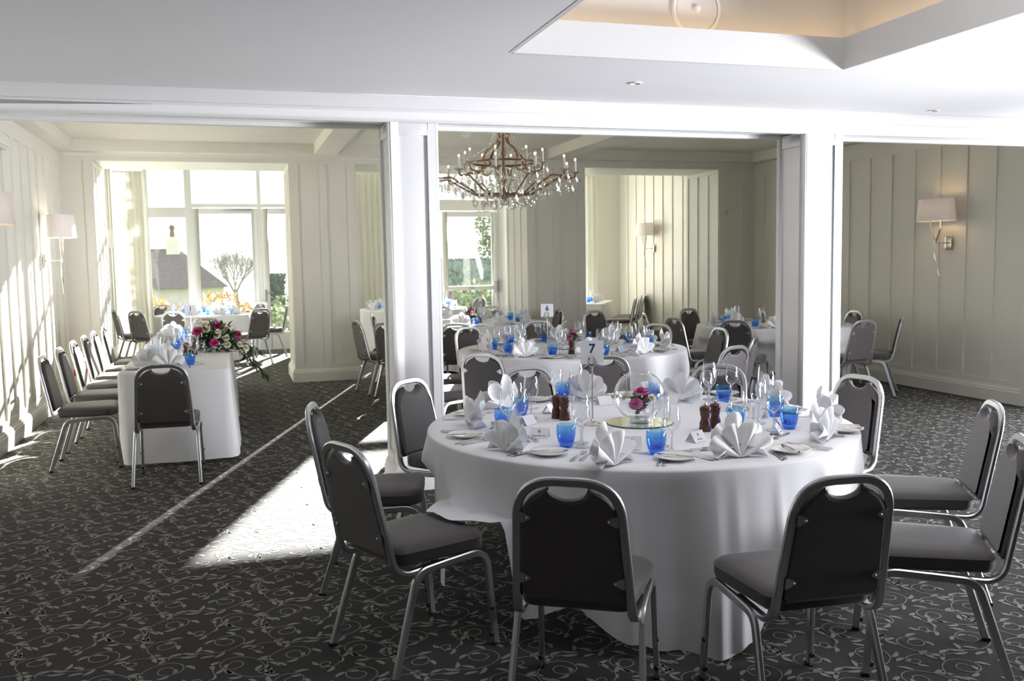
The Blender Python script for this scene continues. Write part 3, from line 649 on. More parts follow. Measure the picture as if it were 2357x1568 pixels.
# ------------------------------------------------------------------ banquet chair (faces +Y, origin on the floor under the seat)
def make_chair():
    o = thing('banquet_chair', 'grey upholstered banquet chair', 'chair', (0,0,0))
    def rr(hw0, hw1, y0, y1, r0, r1, z, inset=0, n=6):
        c = [(hw1-inset, y1-inset, r1), (-(hw1-inset), y1-inset, r1), (-(hw0-inset), y0+inset, r0), (hw0-inset, y0+inset, r0)]
        sg = [(-1,-1),(1,-1),(1,1),(-1,1)]; st = [0, 90, 180, 270]; pts = []
        for (x, y, r), (sx, sy), a0 in zip(c, sg, st):
            r = max(.004, r-inset*.5)
            for k in range(n+1):
                a = R(a0+90*k/n); pts.append((x+sx*r+r*math.cos(a), y+sy*r+r*math.sin(a), z))
        return pts
    A = (.198, .222, -.205, .235, .05, .085)
    m = MB(); m.loft([rr(*A, .424, .02), rr(*A, .430, .006), rr(*A, .447, .0), rr(*A, .472, .0), rr(*A, .478, -.002), rr(*A, .484, .002), rr(*A, .494, .012), rr(*A, .502, .04), rr(*A, .507, .10)], True, True, True)
    obj('seat', m, FABRIC, o, sm=50)
    # back frame: one bent tube, inverted U leaning back, ends turned forward under the seat
    P = [(-.196,.02,.408),(-.200,-.222,.398),(-.168,-.325,.90),(.168,-.325,.90),(.200,-.222,.398),(.196,.02,.408)]
    path = fillet(P, [.085,.135,.135,.085], 9)
    bf = obj('back_frame', MB().sweep(path, rsec(.031,.021,.45), (1,0,0)), ALU, o, sm=40)
    # upholstered back in the frame plane
    d = Vector((0,-.103,.502)).normalized(); n = Vector((0,.502,.103)).normalized(); B0 = Vector((0,-.222,.398))
    def pt(u, v, w): return B0+d*v+n*w+Vector((u,0,0))
    def outline(ins):
        hw0, hw1, vb, vt = .1855-ins, .162-ins, .078+ins, .488-ins; r = .128; pts = [(-hw0+.012, vb), (hw0-.012, vb), (hw0, vb+.012)]
        wv = lambda v: hw0+(hw1-hw0)*(v-vb)/(vt-vb)
        v1 = vt-r; pts += [(wv(vb+(v1-vb)*k/4), vb+(v1-vb)*k/4) for k in range(1, 5)]
        x1 = wv(v1)
        for k in range(1, 7):
            a = R(15*k); pts.append((x1-r+r*math.cos(a)*1.0, v1+r*math.sin(a)))
        top = pts[-1][1]; nx = .066+ins*.7
        half = pts[:]
        half = [p for p in half if not (p[0] < nx and p[1] > v1)]
        half.append((nx, top))
        for k in range(1, 7):
            a = R(15*k); half.append((nx*math.cos(a), top-.040*math.sin(a)))
        left = [(-x, v) for x, v in half[2:-1]][::-1]
        return half + left + []
    def ring(ins, w): return [pt(u, v, w) for u, v in outline(ins)]
    m = MB(); m.loft([ring(.012,-.012), ring(.002,-.008), ring(0,.006), ring(.001,.016), ring(.008,.026), ring(.022,.032)], True)
    for rg, fl in ((ring(.012,-.012), True), (ring(.022,.032), False)):
        b = len(m.v); m.v += [tuple(p) for p in rg]; f = tuple(b+i for i in range(len(rg))); m.f.append(f[::-1] if fl else f); m.m.append(0)
    obj('backrest', m, FABRIC, o, sm=45)
    def brk(sx, v):
        m = MB(); hw = .197-.032*(v/.512)
        pr = [(0,-.02),(.012,-.018),(.036,-.006),(.040,0),(.036,.006),(.012,.018),(0,.02)]
        rows = [[pt(sx*(hw-.008-u), v+q, w) for u, q in pr] for w in (-.017,-.013)]
        m.loft(rows, True, True, True); c = pt(sx*(hw-.036), v, -.018); m.ball(c, .005, 8, 4); return m
    for sx in (-1, 1):
        for v in (.16, .385): obj('bracket', brk(sx, v), ALU, bf, sm=30)
    for sx in (-1, 1):
        Pr = [(sx*.236,-.262,.008),(sx*.218,-.135,.400),(sx*.216,.03,.409)]
        l = obj('leg', MB().sweep(fillet(Pr, .075, 8), rsec(.021,.031,.45), (1,0,0)), ALU, o, sm=40)
        obj('foot_cap', MB().box(sx*.236-.012,sx*.236+.012,-.279,-.246,0,.016), BLACKP, l, bevel=.003)
        Pf = [(sx*.216,.03,.409),(sx*.218,.215,.419),(sx*.228,.250,.008)]
        l = obj('leg', MB().sweep(fillet(Pf, .085, 8), rsec(.021,.031,.45), (1,0,0)), ALU, o, sm=40)
        obj('foot_cap', MB().box(sx*.228-.012,sx*.228+.012,.236,.267,0,.016), BLACKP, l, bevel=.003)
        for z in (.05, .165):
            b = MB().lathe([(0,-.008),(.009,-.008),(.0115,-.004),(.0115,.006)], 12); b.xf(Matrix.Translation((sx*.2275, .2305+.004*z, z)) @ Matrix.Rotation(R(-90), 4, 'X')); obj('bumper', b, BLACKP, l)
    return o
CHAIR = make_chair(); CH_USED = [False]; SEATS = []
def chair(x, y, face_deg, label, group, top=True):
    """x, y: where the top of the back stands; face_deg: world direction the chair faces"""
    f = R(face_deg); ox, oy = x+.325*math.cos(f), y+.325*math.sin(f); rz = f-PI/2; SEATS.append((ox, oy, f))
    if not CH_USED[0]:
        CH_USED[0] = True; CHAIR.location = (ox, oy, 0); CHAIR.rotation_euler = (0,0,rz); CHAIR['label'] = label; CHAIR['group'] = group; return CHAIR
    return dup(CHAIR, (ox, oy, 0), rz, label, group)
def ring_chairs(c, lst, group):
    for a, r, lab, *turn in lst:
        x, y = c[0]+r*math.cos(R(a)), c[1]+r*math.sin(R(a)); chair(x, y, a+180+(turn[0] if turn else 0), lab, group)

ZT = .770
T7, T6, T5, T8, TW, TM = (1.985, 4.314), (3.10, 8.22), (3.17, 12.33), (6.46, 9.98), (-.48, 16.75), (3.15, 16.6)
G7 = 'chairs round the table marked seven'
ring_chairs(T7, [(-121.8,1.84,'grey chair seen from behind at bottom centre in front of table seven'),
 (-93.7,1.85,'grey chair seen from behind at bottom right in front of table seven'),
 (-60,1.80,'chair at table seven cut off by the right picture edge',27),
 (-30.1,1.69,'chair with pale lit seat on the right side of table seven'),
 (8.1,1.55,'chair behind the two napkins at the right end of table seven'),
 (44.4,1.50,'chair on the far right side of table seven behind an upright napkin'),
 (94.5,1.50,'chair on the far side of table seven behind the wine glasses'),
 (130.4,1.52,'chair with shining frame in front of the left pillar'),
 (166.6,1.67,'chair on the left of table seven standing in the sun patch'),
 (-155.9,1.745,'near left chair of table seven with cloth lying on its seat')], G7)
G6 = 'chairs round the table marked six'
ring_chairs(T6, [(-131.9,1.92,'chair with its back to us at the near left of table six'),
 (-104,2.08,'dark backed chair right behind the sign seven'),
 (-68,1.92,'chair with a pale lit back between table seven and table six'),
 (-41,1.72,'chair seen edge on just left of the right pillar'),
 (-2,1.57,'chair on the right side of table six facing left'),
 (31,1.50,'chair at the far right of table six behind the napkins'),
 (81,1.95,'dark chair on the far side of table six behind the sign six'),
 (117,1.52,'chair at the far left of table six behind a napkin'),
 (156,1.62,'chair with sunlit seat beside the left pillar at table six'),
 (-166,1.66,'chair half hidden by the left pillar on the near left of table six')], G6)
G5 = 'chairs round the table marked five'
chair(2.43, 10.15, 66, 'large dark chair back in front of table five beside the left pillar', G5)
chair(4.50, 12.40, 180, 'chair in front of the middle pier at the right of table five', G5)
chair(1.82, 12.55, -14, 'chair facing us in the gap between the far pier and left pillar', G5)
chair(1.45, 11.36, 12, 'chair seen from the side against the far pier', G5)
chair(1.70, 10.72, 38, 'chair cut by the left edge of the left pillar', G5)
chair(3.86, 13.72, -116, 'chair on the far side of table five right of the flowers', G5)
chair(3.12, 14.05, -86, 'chair behind the sign five on the far side', G5)
G8 = 'chairs round the table behind the right pillar'
chair(5.34, 9.03, 42, 'chair with dark back at the near left of the table behind the right pillar', G8)
chair(6.04, 11.45, -72, 'tall dark chair on the far left of the table behind the right pillar', G8)
chair(4.99, 9.83, 8, 'chair between table six and the table behind the right pillar', G8)
chair(5.05, 10.75, -16, 'narrow looking chair against the alcove wall left of the dark chair', G8)
chair(6.53, 8.36, 98, 'dark chair back just right of the right pillar', G8)
chair(7.33, 8.72, 138, 'chair seen from the side under the right wall lamp', G8)
chair(7.55, 9.85, 176, 'chair facing us by the right wall behind the napkins', G8)
GH = 'chairs along the head table'
for k, y in enumerate([8.16, 8.93, 9.68, 10.38, 11.06, 11.85]):
    chair(-1.485, y, 0, 'grey chair by the wall at the head table, ' + ['nearest of the row', 'second in the row', 'third in the row from us', 'fourth in the row from us', 'fifth in the row from us', 'farthest of the row'][k], GH)
chair(-.51, 7.05, 88, 'dark chair with its back to us at the near end of the head table', GH)
chair(-.33, 12.93, -92, 'chair at the far end of the head table behind the flowers', GH)
GW = 'chairs round the table in the left bay'
for x, y, f, l in [(-1.86,16.34,18,'leftmost chair of the left bay table'), (-1.46,15.66,49,'second chair from the left at the left bay table'), (-.88,15.18,76,'third chair from the left in front of the left bay table'),
  (-1.22,17.85,-58,'chair behind the left end of the left bay table'), (.44,15.22,124,'large chair with its back to us at the right end of the left bay table'), (.96,16.72,178,'chair facing us by the glass door in the left bay'), (.52,17.66,-140,'chair behind the large chair at the right of the left bay')]: chair(x, y, f, l, GW)
chair(4.63, 17.3, 208, 'chair facing us in front of the escape door', 'chairs in the middle bay')
for x, y, l in [(7.17,15.6,'nearest of the three chairs lined up in the right alcove'), (7.50,16.1,'middle of the three chairs lined up in the right alcove'), (7.81,16.6,'farthest of the three chairs lined up in the right alcove')]: chair(x, y, 152, l, 'chairs lined up in the right alcove')
chair(4.76, 11.75, -75, 'single chair seen above the wine glasses at the pier edge', 'chairs in the middle bay')

# ------------------------------------------------------------------ tables and cloths
def table_under(c, r, label, group, rect=None):
    t = thing('banquet_table', label, 'table', (c[0], c[1], 0), 0, group); z1 = ZT-.006
    if rect: x0, x1, y0, y1 = rect; m = MB().box(x0, x1, y0, y1, z1-.025, z1); L = [(x0+.1,y0+.15),(x1-.1,y0+.15),(x0+.1,y1-.15),(x1-.1,y1-.15)]
    else: m = MB().lathe([(0,z1-.025),(r-.012,z1-.025),(r-.008,z1-.0125),(r-.012,z1),(0,z1)], 48); q = r*.64; L = [(q*math.cos(R(a)), q*math.sin(R(a))) for a in (58,122,238,302)] if r < 1.05 else [(q*math.cos(R(a)), q*math.sin(R(a))) for a in (20,110,200,290)]
    obj('tabletop', m, TABLEW, t)
    for x, y in L:
        l = obj('leg', MB().tube([(x,y,.02),(x,y,z1-.025)], .017, 10), OLIVE, t); obj('foot_cap', MB().lathe([(0,0),(.022,0),(.022,.05),(.018,.055)], 12, (x,y,0)), BLACKP, l)
    return t
def dents_for(c, Rt, skip=()):
    D = []
    for (x, y, f) in SEATS:
        fx, fy = x+.245*math.cos(f)-c[0], y+.245*math.sin(f)-c[1]; rf = math.hypot(fx, fy)
        bx, by = x-.21*math.cos(f)-c[0], y-.21*math.sin(f)-c[1]
        if rf < Rt+.16 and math.hypot(bx, by) > rf:
            cs = []
            for u in (-.26, .26):
                for v in (.27, 0):
                    px, py = x+v*math.cos(f)-u*math.sin(f)-c[0], y+v*math.sin(f)+u*math.cos(f)-c[1]
                    if v or math.hypot(px, py) < Rt+.2: cs.append((math.degrees(math.atan2(py, px)), math.hypot(px, py)))
            a0 = math.degrees(math.atan2(fy, fx)); dv = [((a-a0+180) % 360-180) for a, _ in cs]; lo, hi = min(dv), max(dv)
            D.append((a0+(lo+hi)/2, (hi-lo)/2+1.5, rf-.045))
    return D
def cloth(name, c, per, label, cat, group, hem, fold=.05, dents=(), seed=1, lifts=(), rings=14, left=None, flare=.05):
    """per: list of (x,y) rim points relative to c; hem(i): hem height; folds grow towards the hem"""
    rnd = random.Random(seed); n = len(per); m = MB(); L = [0]
    for i in range(n): L.append(L[-1]+math.dist(per[i], per[(i+1) % n]))
    tot = L[-1]; ph = [rnd.uniform(0, 2*PI) for _ in range(6)]; fr = [rnd.choice([12,13,14]), rnd.choice([19,20,22]), rnd.choice([31,33]), rnd.choice([6,7])]
    def wave(s):
        u = 2*PI*s/tot
        q = lambda x: 1-2*abs(math.sin(x/2))**.75
        w = .55*q(fr[0]*u+ph[0]+.9*math.sin(3*u+ph[4]))+.40*q(fr[1]*u+ph[1]+.7*math.sin(4*u))+.15*math.sin(fr[2]*u+ph[2])+.25*math.sin(fr[3]*u+ph[3])
        return w+.15
    rows = []
    for k in (.0, .25, .5, .75, .93): rows.append([(c[0]+x*k, c[1]+y*k, ZT) for x, y in per] if k else [(c[0]+x*.02, c[1]+y*.02, ZT) for x, y in per])
    N = []
    for i in range(n):
        a = Vector(per[(i+1) % n])-Vector(per[i-1]); v = Vector((a.y, -a.x)).normalized(); N.append(v)
    for j in range(3):
        a = R(30*(j+1)); q = .012
        rows.append([(c[0]+per[i][0]+N[i].x*(-q+q*math.sin(a)), c[1]+per[i][1]+N[i].y*(-q+q*math.sin(a)), ZT-q+q*math.cos(a)) for i in range(n)])
    for j in range(1, rings+1):
        row = []; 
        for i in range(n):
            h = hem(i); t = j/rings; z = (ZT-.012)*(1-t)+h*t; d = ZT-z; w = wave(L[i])
            off = flare*d*1.2+fold*min(1, (d/.5)**1.15)*(w+.45)*1.0+.006*math.sin(8*d)*w
            if left is not None and per[i][0] < left: off *= .15
            p = Vector(per[i]); ang = math.degrees(math.atan2(p.y, p.x)); pr = p.length
            for (da, hw, rin) in dents:      # pushed in by a chair seat
                q = abs((ang-da+180) % 360-180)
                if q < hw*1.6 and z < .64:
                    f = min(1, (.64-z)/.10)*max(0, min(1, (hw*1.6-q)/(hw*.6))); f = f*f*(3-2*f); off = off*(1-f)+min(off, rin-pr)*f
            for (da, hw, rout) in lifts:     # lying on a chair seat
                q = abs((ang-da+180) % 360-180)
                if q < hw*1.4:
                    f = max(0, min(1, (hw*1.4-q)/(hw*.4))); f = f*f*(3-2*f); zz = max(.521+.006*math.sin(L[i]*40)+.016*max(0,w), z)
                    ex = max(0, (.53-z)/.53)*(rout-pr)*1.35*max(.25, math.cos(q/hw*1.3)); z = z*(1-f)+zz*f; off = off*(1-f)+(min(rout-pr, off*.6+ex)+.015*w*(1 if ex>0 else 0))*f
            row.append((c[0]+p.x+N[i].x*off, c[1]+p.y+N[i].y*off, z))
        rows.append(row)
    m.loft(rows, True, True)
    return tag(obj(name, m, CLOTH, sm=60), label, cat, group)
def circ(r, n=260): return [(r*math.cos(2*PI*k/n), r*math.sin(2*PI*k/n)) for k in range(n)]
def square_hem(r, s, rot, n=260, lo=.012):
    def f(i):
        a = math.degrees(2*PI*i/n)-rot; a = (a+45) % 90-45      # 0 at a corner of the cloth
        e = s/math.cos(R(45-abs(a))); return max(lo, ZT-(e-r))
    return f
def table_hem(tab, n):
    def f(i):
        a = 360*i/n; a = a-360 if a > 180 else a
        for (a0, z0), (a1, z1) in zip(tab, tab[1:]):
            if a0 <= a <= a1: t = (a-a0)/(a1-a0); t = t*t*(3-2*t); return z0+(z1-z0)*t
        return tab[-1][1]
    return f
HEM7 = [(-180,.14),(-168,.07),(-154,.10),(-142,.10),(-128,.20),(-116,.06),(-108,.012),(-97,.012),(-91,.06),(-84,.27),(-74,.30),(-66,.15),(-61,.09),(-54,.22),(-30,.30),(0,.16),(30,.28),(70,.10),(110,.30),(150,.20),(180,.14)]
GT, GC = 'round banquet tables', 'white cloths on the round tables'
table_under(T7, 1.065, 'round banquet table under the white cloth of the table marked seven', GT)
cloth('tablecloth', T7, circ(1.085, 360), 'white cloth draped over the round table marked seven', 'tablecloth', GC, table_hem(HEM7, 360), .085,
      [d for d in dents_for(T7, 1.085) if abs((d[0]+155.9+180)%360-180) > 8], 3, [(-155.9,11.0,1.26)], 18, flare=.025)
table_under(T6, 1.07, 'round banquet table under the white cloth of the table marked six', GT)
cloth('tablecloth', T6, circ(1.085), 'white cloth draped over the round table marked six', 'tablecloth', GC, square_hem(1.085, 1.62, -62), .065, dents_for(T6, 1.085), 5)
table_under(T5, .96, 'round banquet table under the white cloth of the table marked five', GT)
cloth('tablecloth', T5, circ(.98, 200), 'sunlit white cloth over the round table marked five', 'tablecloth', GC, square_hem(.98, 1.54, -80, 200), .05, dents_for(T5, .98), 6, flare=.01)
table_under(T8, .93, 'round banquet table under the cloth behind the right pillar', GT)
cloth('tablecloth', T8, circ(.95, 200), 'shaded white cloth over the round table behind the right pillar', 'tablecloth', GC, square_hem(.95, 1.38, -150, 200, .2), .055, dents_for(T8, .95), 7)
table_under(TW, .78, 'round banquet table under the cloth in the left bay', GT)
cloth('tablecloth', TW, circ(.80, 180), 'sunlit white cloth over the round table in the left bay', 'tablecloth', GC, square_hem(.80, 1.38, -60, 180), .03, dents_for(TW, .80), 8, flare=.01)
table_under(TM, .98, 'round banquet table under the cloth in the middle bay', GT)
cloth('tablecloth', TM, circ(1.0, 180), 'bright white cloth over the round table behind table five', 'tablecloth', GC, square_hem(1.0, 1.5, -70, 180), .04, dents_for(TM, 1.0), 9)
def rect_per(x0, x1, y0, y1, r=.02, step=.04):
    P = []
    for (ax, ay), (bx, by) in (((x0+r,y0),(x1-r,y0)),((x1,y0+r),(x1,y1-r)),((x1-r,y1),(x0+r,y1)),((x0,y1-r),(x0,y0+r))):
        n = max(2, int(math.dist((ax,ay),(bx,by))/step)); P += [(ax+(bx-ax)*k/n, ay+(by-ay)*k/n) for k in range(n+1)]
    return P
HX0, HX1, HY0, HY1 = -.90, -.04, 7.90, 12.15; HC = ((HX0+HX1)/2, (HY0+HY1)/2)
table_under(HC, 0, 'long trestle table under the white cloth of the head table', 'rectangular tables', (HX0-HC[0]+.015, HX1-HC[0]-.015, HY0-HC[1]+.015, HY1-HC[1]-.015))
P = rect_per(HX0-HC[0], HX1-HC[0], HY0-HC[1], HY1-HC[1])
def hhem(i):
    x, y = P[i]; e = min(abs(abs(x)-(HX1-HX0)/2)+abs(abs(y)-(HY1-HY0)/2), .4)
    if x < -(HX1-HX0)/2+.02: return .42 if y > -(HY1-HY0)/2+.12 else .25
    return .03
cloth('tablecloth', HC, P, 'white cloth reaching the floor over the long head table', 'tablecloth', 'white cloths on the long tables', hhem, .022, (), 4, (), 12, flare=.06, left=-(HX1-HX0)/2+.03)
AC = (6.85, 17.08)
rot = Matrix.Rotation(R(-30), 2)
PA = [tuple(rot @ Vector(p)) for p in rect_per(-.38, .38, -1.0, .56)]
t = table_under(AC, 0, 'long trestle table under the cloth in the right alcove', 'rectangular tables', (-.365,.365,-.985,.545)); t.rotation_euler = (0,0,R(-30))
cloth('tablecloth', AC, PA, 'white cloth with folds over the table in the right alcove', 'tablecloth', 'white cloths on the long tables', lambda i: .10, .02, (), 12, (), 10)

# ------------------------------------------------------------------ tableware prototypes (origin at the base)
def glass_proto(h, rb, rim, label):
    o = thing('wine_glass', label, 'wine glass', (0,0,0)); s = h/.22
    z0 = .095*s; prof = [(.004,z0)]
    for k in range(1, 9):
        a = R(11.25*k); prof.append((rb*math.sin(a), z0+.004+.052*s*(1-math.cos(a))))
    prof += [(rb*1.0, z0+.066*s), (rb*.965, z0+.085*s), (rb*.90, z0+.105*s), (rim, h)]
    obj('bowl', MB().lathe(prof, 24), GLASS, o, sm=60)
    obj('stem', MB().lathe([(.0065,.012),(.0042,.03),(.0038,z0-.02),(.0055,z0-.004),(.011,z0+.004),(.002,z0+.006)], 10), STEMG, o, sm=60)
    obj('foot', MB().lathe([(.0,.0012),(.034,.0012),(.0355,.0025),(.034,.0035),(.016,.0055),(.007,.013)], 24), STEMG, o, sm=60); return o
WGL = glass_proto(.225, .041, .032, 'large wine glass'); WGS = glass_proto(.198, .037, .029, 'small wine glass')
def tumbler_proto():
    o = thing('blue_tumbler', 'blue tumbler', 'tumbler', (0,0,0))
    obj('body', MB().lathe([(.0,.001),(.027,.001),(.031,.006),(.036,.022),(.042,.048),(.0445,.070),(.0440,.090),(.0420,.1035),(.0408,.1045),(.0400,.1035),(.0424,.088),(.0428,.070),(.040,.048),(.034,.024),(.0,.020)], 32), BLUEG, o, sm=60)
    return o
TUM = tumbler_proto()
def napkin_proto(name_seed, W=.15, H=.155):
    rnd = random.Random(name_seed); o = thing('folded_napkin', 'napkin', 'napkin', (0,0,0))
    def fan(K, R0, ry, lean, a0, a1, amp, back):
        rings = []; fine = []; sub = 8; jit = [rnd.uniform(-.05,.05) for _ in range(K+1)]
        for k in range(K):
            for j in range(sub if k < K-1 else sub+1):
                t = j/sub; p = math.sin(PI*t); fine.append((R(a0+(a1-a0)*(k+t)/K), p**1.15, .74+.26*p**.62+jit[k]*p, 0))
        for q in (.03, .22, .45, .68, .86, .96, 1.0):
            row = []
            for a, rg, rr_, jt in fine:
                rad = q*(rr_+jt*.6) if q > .8 else q*min(rr_+jt*.6, 1)
                x = W*R0*rad*math.cos(a); z = H*ry*rad*math.sin(a); off = amp*(rg-.45)*min(1, q*1.6)*(1-.15*(q > .97))
                row.append((x, -off+back+lean*z, max(.0015, z+.002)))
            rings.append(row)
        return MB().loft(rings, False)
    m = fan(4, 1.0, .98, .12, 10, 170, .046, .0)
    obj('front_fan', m, NAPK, o, sm=50)
    m = fan(3, .98, 1.10, .30, 26, 154, .040, .024); obj('rear_fan', m, NAPK, o, sm=50)
    m = MB(); m.add([(-W*.74,-.012,.004),(W*.74,-.012,.004),(W*.78,.05,.05),(.0,.085,.004),(-W*.78,.05,.05),(0,.012,.06),(-W*.55,-.02,.035),(W*.55,-.02,.035)], [(0,6,5,4),(1,2,5,7),(4,5,3),(2,3,5),(0,4,3),(1,3,2)]); obj('base_fold', m, NAPK, o, sm=0)
    return o
NAPS = [napkin_proto(k) for k in (1, 4, 9)]
def plate_proto():
    return tag(obj('side_plate', MB().lathe([(0,.004),(.045,.004),(.05,.0015),(.055,.002),(.062,.006),(.078,.0125),(.088,.016),(.0895,.0175),(.088,.0185),(.076,.0155),(.060,.0095),(.05,.0075),(0,.0075)], 40), CHINA, sm=50), 'side plate', 'plate')
PLATE = plate_proto()
def flat_shape(outl, prof_z, th=.0022):
    """outline halves [(y, halfwidth)] with centre-line height"""
    m = MB(); rings = []
    for (y, w), z in zip(outl, prof_z): rings.append([(-w,y,z),(-w*.6,y,z+th*.5+.0004),(0,y,z+th*.5+.001),(w*.6,y,z+th*.5+.0004),(w,y,z),(w*.6,y,z-th*.5),(0,y,z-th*.5-.0004),(-w*.6,y,z-th*.5)])
    return m.loft(rings, True, True, True)
HAND = [(-.105,.0055),(-.100,.0085),(-.08,.0088),(-.04,.0060),(.0,.0036),(.025,.0030)]; HZ = [.004,.0045,.005,.006,.009,.012]
def fork_proto(s, nm, lab):
    o = thing(nm, lab, 'fork', (0,0,0)); m = flat_shape(HAND+[(.036,.006),(.048,.0115),(.060,.0122)], HZ+[.0125,.010,.008]); m.xf(Matrix.Scale(s,4)); obj('handle', m, STEEL, o, sm=60)
    m = MB()
    for k in range(4):
        x = -.0095+.00633*k; m.sweep([(x*.95,.058,.0082),(x,.075,.0065),(x,.092,.0075),(x,.103,.0098)], rsec(.0030,.0018), (1,0,0), scale=[1.1,1,.9,.5])
    m.xf(Matrix.Scale(s,4)); obj('tines', m, STEEL, o, sm=60); return o
FORK = fork_proto(1.0, 'dinner_fork', 'fork')
def knife_proto(s):
    o = thing('dinner_knife', 'knife', 'knife', (0,0,0)); m = flat_shape([(-.115,.006),(-.108,.0088),(-.06,.0085),(-.01,.0062),(.0,.0058)], [.005]*5, .006); m.xf(Matrix.Scale(s,4)); obj('handle', m, STEEL, o, sm=60)
    m = MB(); rows = []
    for y, a, b in [(0,-.0045,.0050),(.01,-.0075,.0052),(.04,-.0095,.0052),(.08,-.0098,.0052),(.10,-.0075,.0052),(.112,-.001,.0048),(.115,.003,.0045)]: rows.append([(a,y,.0042),((a+b)/2,y,.0058),(b,y,.0060),((a+b)/2,y,.0034)])
    m.loft(rows, True, True, True); m.xf(Matrix.Scale(s,4)); obj('blade', m, STEEL, o, sm=50); return o
KNIFE = knife_proto(1.0)
def spoon_proto():
    o = thing('dessert_spoon', 'spoon', 'spoon', (0,0,0)); obj('handle', flat_shape(HAND+[(.034,.004)], HZ+[.0125]), STEEL, o, sm=60)
    m = MB(); rows = []
    for j in range(9):
        y = .030+.062*j/8; w = .0205*math.sin(PI*(.06+.9*j/8))**.7; d = .0085*math.sin(PI*(.05+.92*j/8)); z = .0125-.001*j/8
        rows.append([(w*q, y, z-d*(1-q*q)) for q in (-1,-.7,-.35,0,.35,.7,1)]+[(w*q, y, z-d*(1-q*q)-.0012) for q in (.7,0,-.7)])
    m.loft(rows, True, True, True); obj('bowl', m, STEEL, o, sm=60); return o
SPOON = spoon_proto()
def card_proto(kind):
    o = thing('place_card', 'place card', 'place card', (0,0,0)); w, h, d = .045, .048, .030
    m = MB(); 
    for y0, y1 in ((-d, 0), (d, 0)): m.add([(-w,y0,.0),(w,y0,.0),(w,y1,h),(-w,y1,h)], [(0,1,2,3)])
    obj('card', m, CARDM, o, sm=0); tilt = math.atan2(h, d)
    def on(me, u, v, nm, m_=None):
        e = link(nm, me, o); e.location = (u, -d*(1-v)-.0008*math.sin(tilt), h*v+.0008*math.cos(tilt)); e.rotation_euler = (tilt,0,0); return e
    if kind == 'name':
        m = MB(); m.lathe([(.0045,0),(.0068,0),(.0068,.0004),(.0045,.0004),(.0045,0)], 20); m.box(-.0008,.0025,-.008,.006,0,.0005); m.box(.0015,.0065,-.0062,-.0035,0,.0005); on(m.mesh('crest', GOLD), 0, .66, 'crest')
        on(text_mesh('name_lettering', 'Imogen Beaumbre', .0098, INK, .0002), 0, .26, 'name_lettering')
    elif kind == 'name2':
        m = MB(); m.lathe([(.0045,0),(.0068,0),(.0068,.0004),(.0045,.0004),(.0045,0)], 20); m.box(-.0008,.0025,-.008,.006,0,.0005); on(m.mesh('crest', GOLD), 0, .66, 'crest')
        on(text_mesh('name_lettering', 'Ben Bray', .0098, INK, .0002), 0, .26, 'name_lettering')
    else:
        rnd = random.Random(3); m = MB()
        for k in range(26):
            u = rnd.uniform(-.036,.038); v = rnd.uniform(.012,.020) if u < .02 else rnd.uniform(-.010,.020); a = rnd.uniform(0,3); l = rnd.uniform(.002,.0045)
            m.add([(u-l*math.cos(a),v-l*math.sin(a),0),(u+l*.3*math.sin(a),v-l*.3*math.cos(a),0),(u+l*math.cos(a),v+l*math.sin(a),0),(u-l*.3*math.sin(a),v+l*.3*math.cos(a),0)], [(0,1,2,3)])
        on(m.mesh('floral_print', PEACH), 0, .55, 'floral_print')
        on(text_mesh('menu_lettering', 'Melon & Fig\nChicken\nGelato', .0075, INK, .0002), -.004, .38, 'menu_lettering')
    return o
CARDN, CARDN2, CARDM_ = card_proto('name'), card_proto('name2'), card_proto('menu')
def mill_proto():
    o = thing('pepper_mill', 'mill', 'mill', (0,0,0))
    obj('body', MB().lathe([(0,0),(.029,0),(.030,.004),(.030,.016),(.027,.019),(.029,.022),(.027,.030),(.0275,.040),(.022,.056),(.0205,.066),(.024,.080),(.025,.086),(.024,.089),(0,.089)], 24), WOODM, o, sm=50)
    obj('cap', MB().lathe([(.0,.090),(.0245,.090),(.026,.094),(.0275,.104),(.027,.114),(.021,.122),(.008,.126),(0,.126)], 24), WOODM, o, sm=50)
    obj('knob', MB().lathe([(.003,.125),(.003,.130),(.0058,.1335),(.0058,.138),(.002,.142),(0,.142)], 12), STEEL, o, sm=60); return o
MILL = mill_proto()
def sign(loc, num, rz, label, card=True, back=False):
    o = thing('table_number_stand', label, 'table number', loc, rz)
    obj('base', MB().lathe([(0,.0),(.044,.0),(.045,.003),(.030,.010),(.012,.018),(.006,.03),(.0,.03)], 28), NICKEL, o, sm=60)
    obj('pole', MB().tube([(0,0,.02),(0,0,.30)], .0045, 10), NICKEL, o)
    m = MB()
    for sx in (-1,1): m.sweep(fillet([(0,-.004,.295),(sx*.028,-.005,.312),(sx*.009,-.006,.338),(sx*.013,-.006,.348)], .02, 4), rsec(.009,.003), (0,1,0)); m.ball((sx*.013,-.006,.350), .0055, 8, 6)
    obj('clip', m, STEEL, o, sm=50)
    cd = obj('card', MB().box(-.059,.059,-.0008,.0008,.313,.434), CARDM, o, sm=0)
    me = text_mesh('numeral', num, .066, NAVY, .0003, bold=.022); 
    for q in (1,):
        n = link('numeral', me, cd); n.location = (0,-.0014,.390); n.rotation_euler = (R(90),0,0)
    return o

USED = {}
def put(proto, loc, rz, label, group, cat=None, scale=None, tilt=None):
    key = proto.name
    if key not in USED and not proto.get('_scaled'):
        USED[key] = 1; 
        if scale: proto.scale = (scale,)*3
        proto.location = loc; proto.rotation_euler = (tilt[0] if tilt else 0, tilt[1] if tilt else 0, rz); proto['label'] = label; proto['group'] = group; return proto
    return dup(proto, loc, rz, label, group, scale, tilt=tilt)

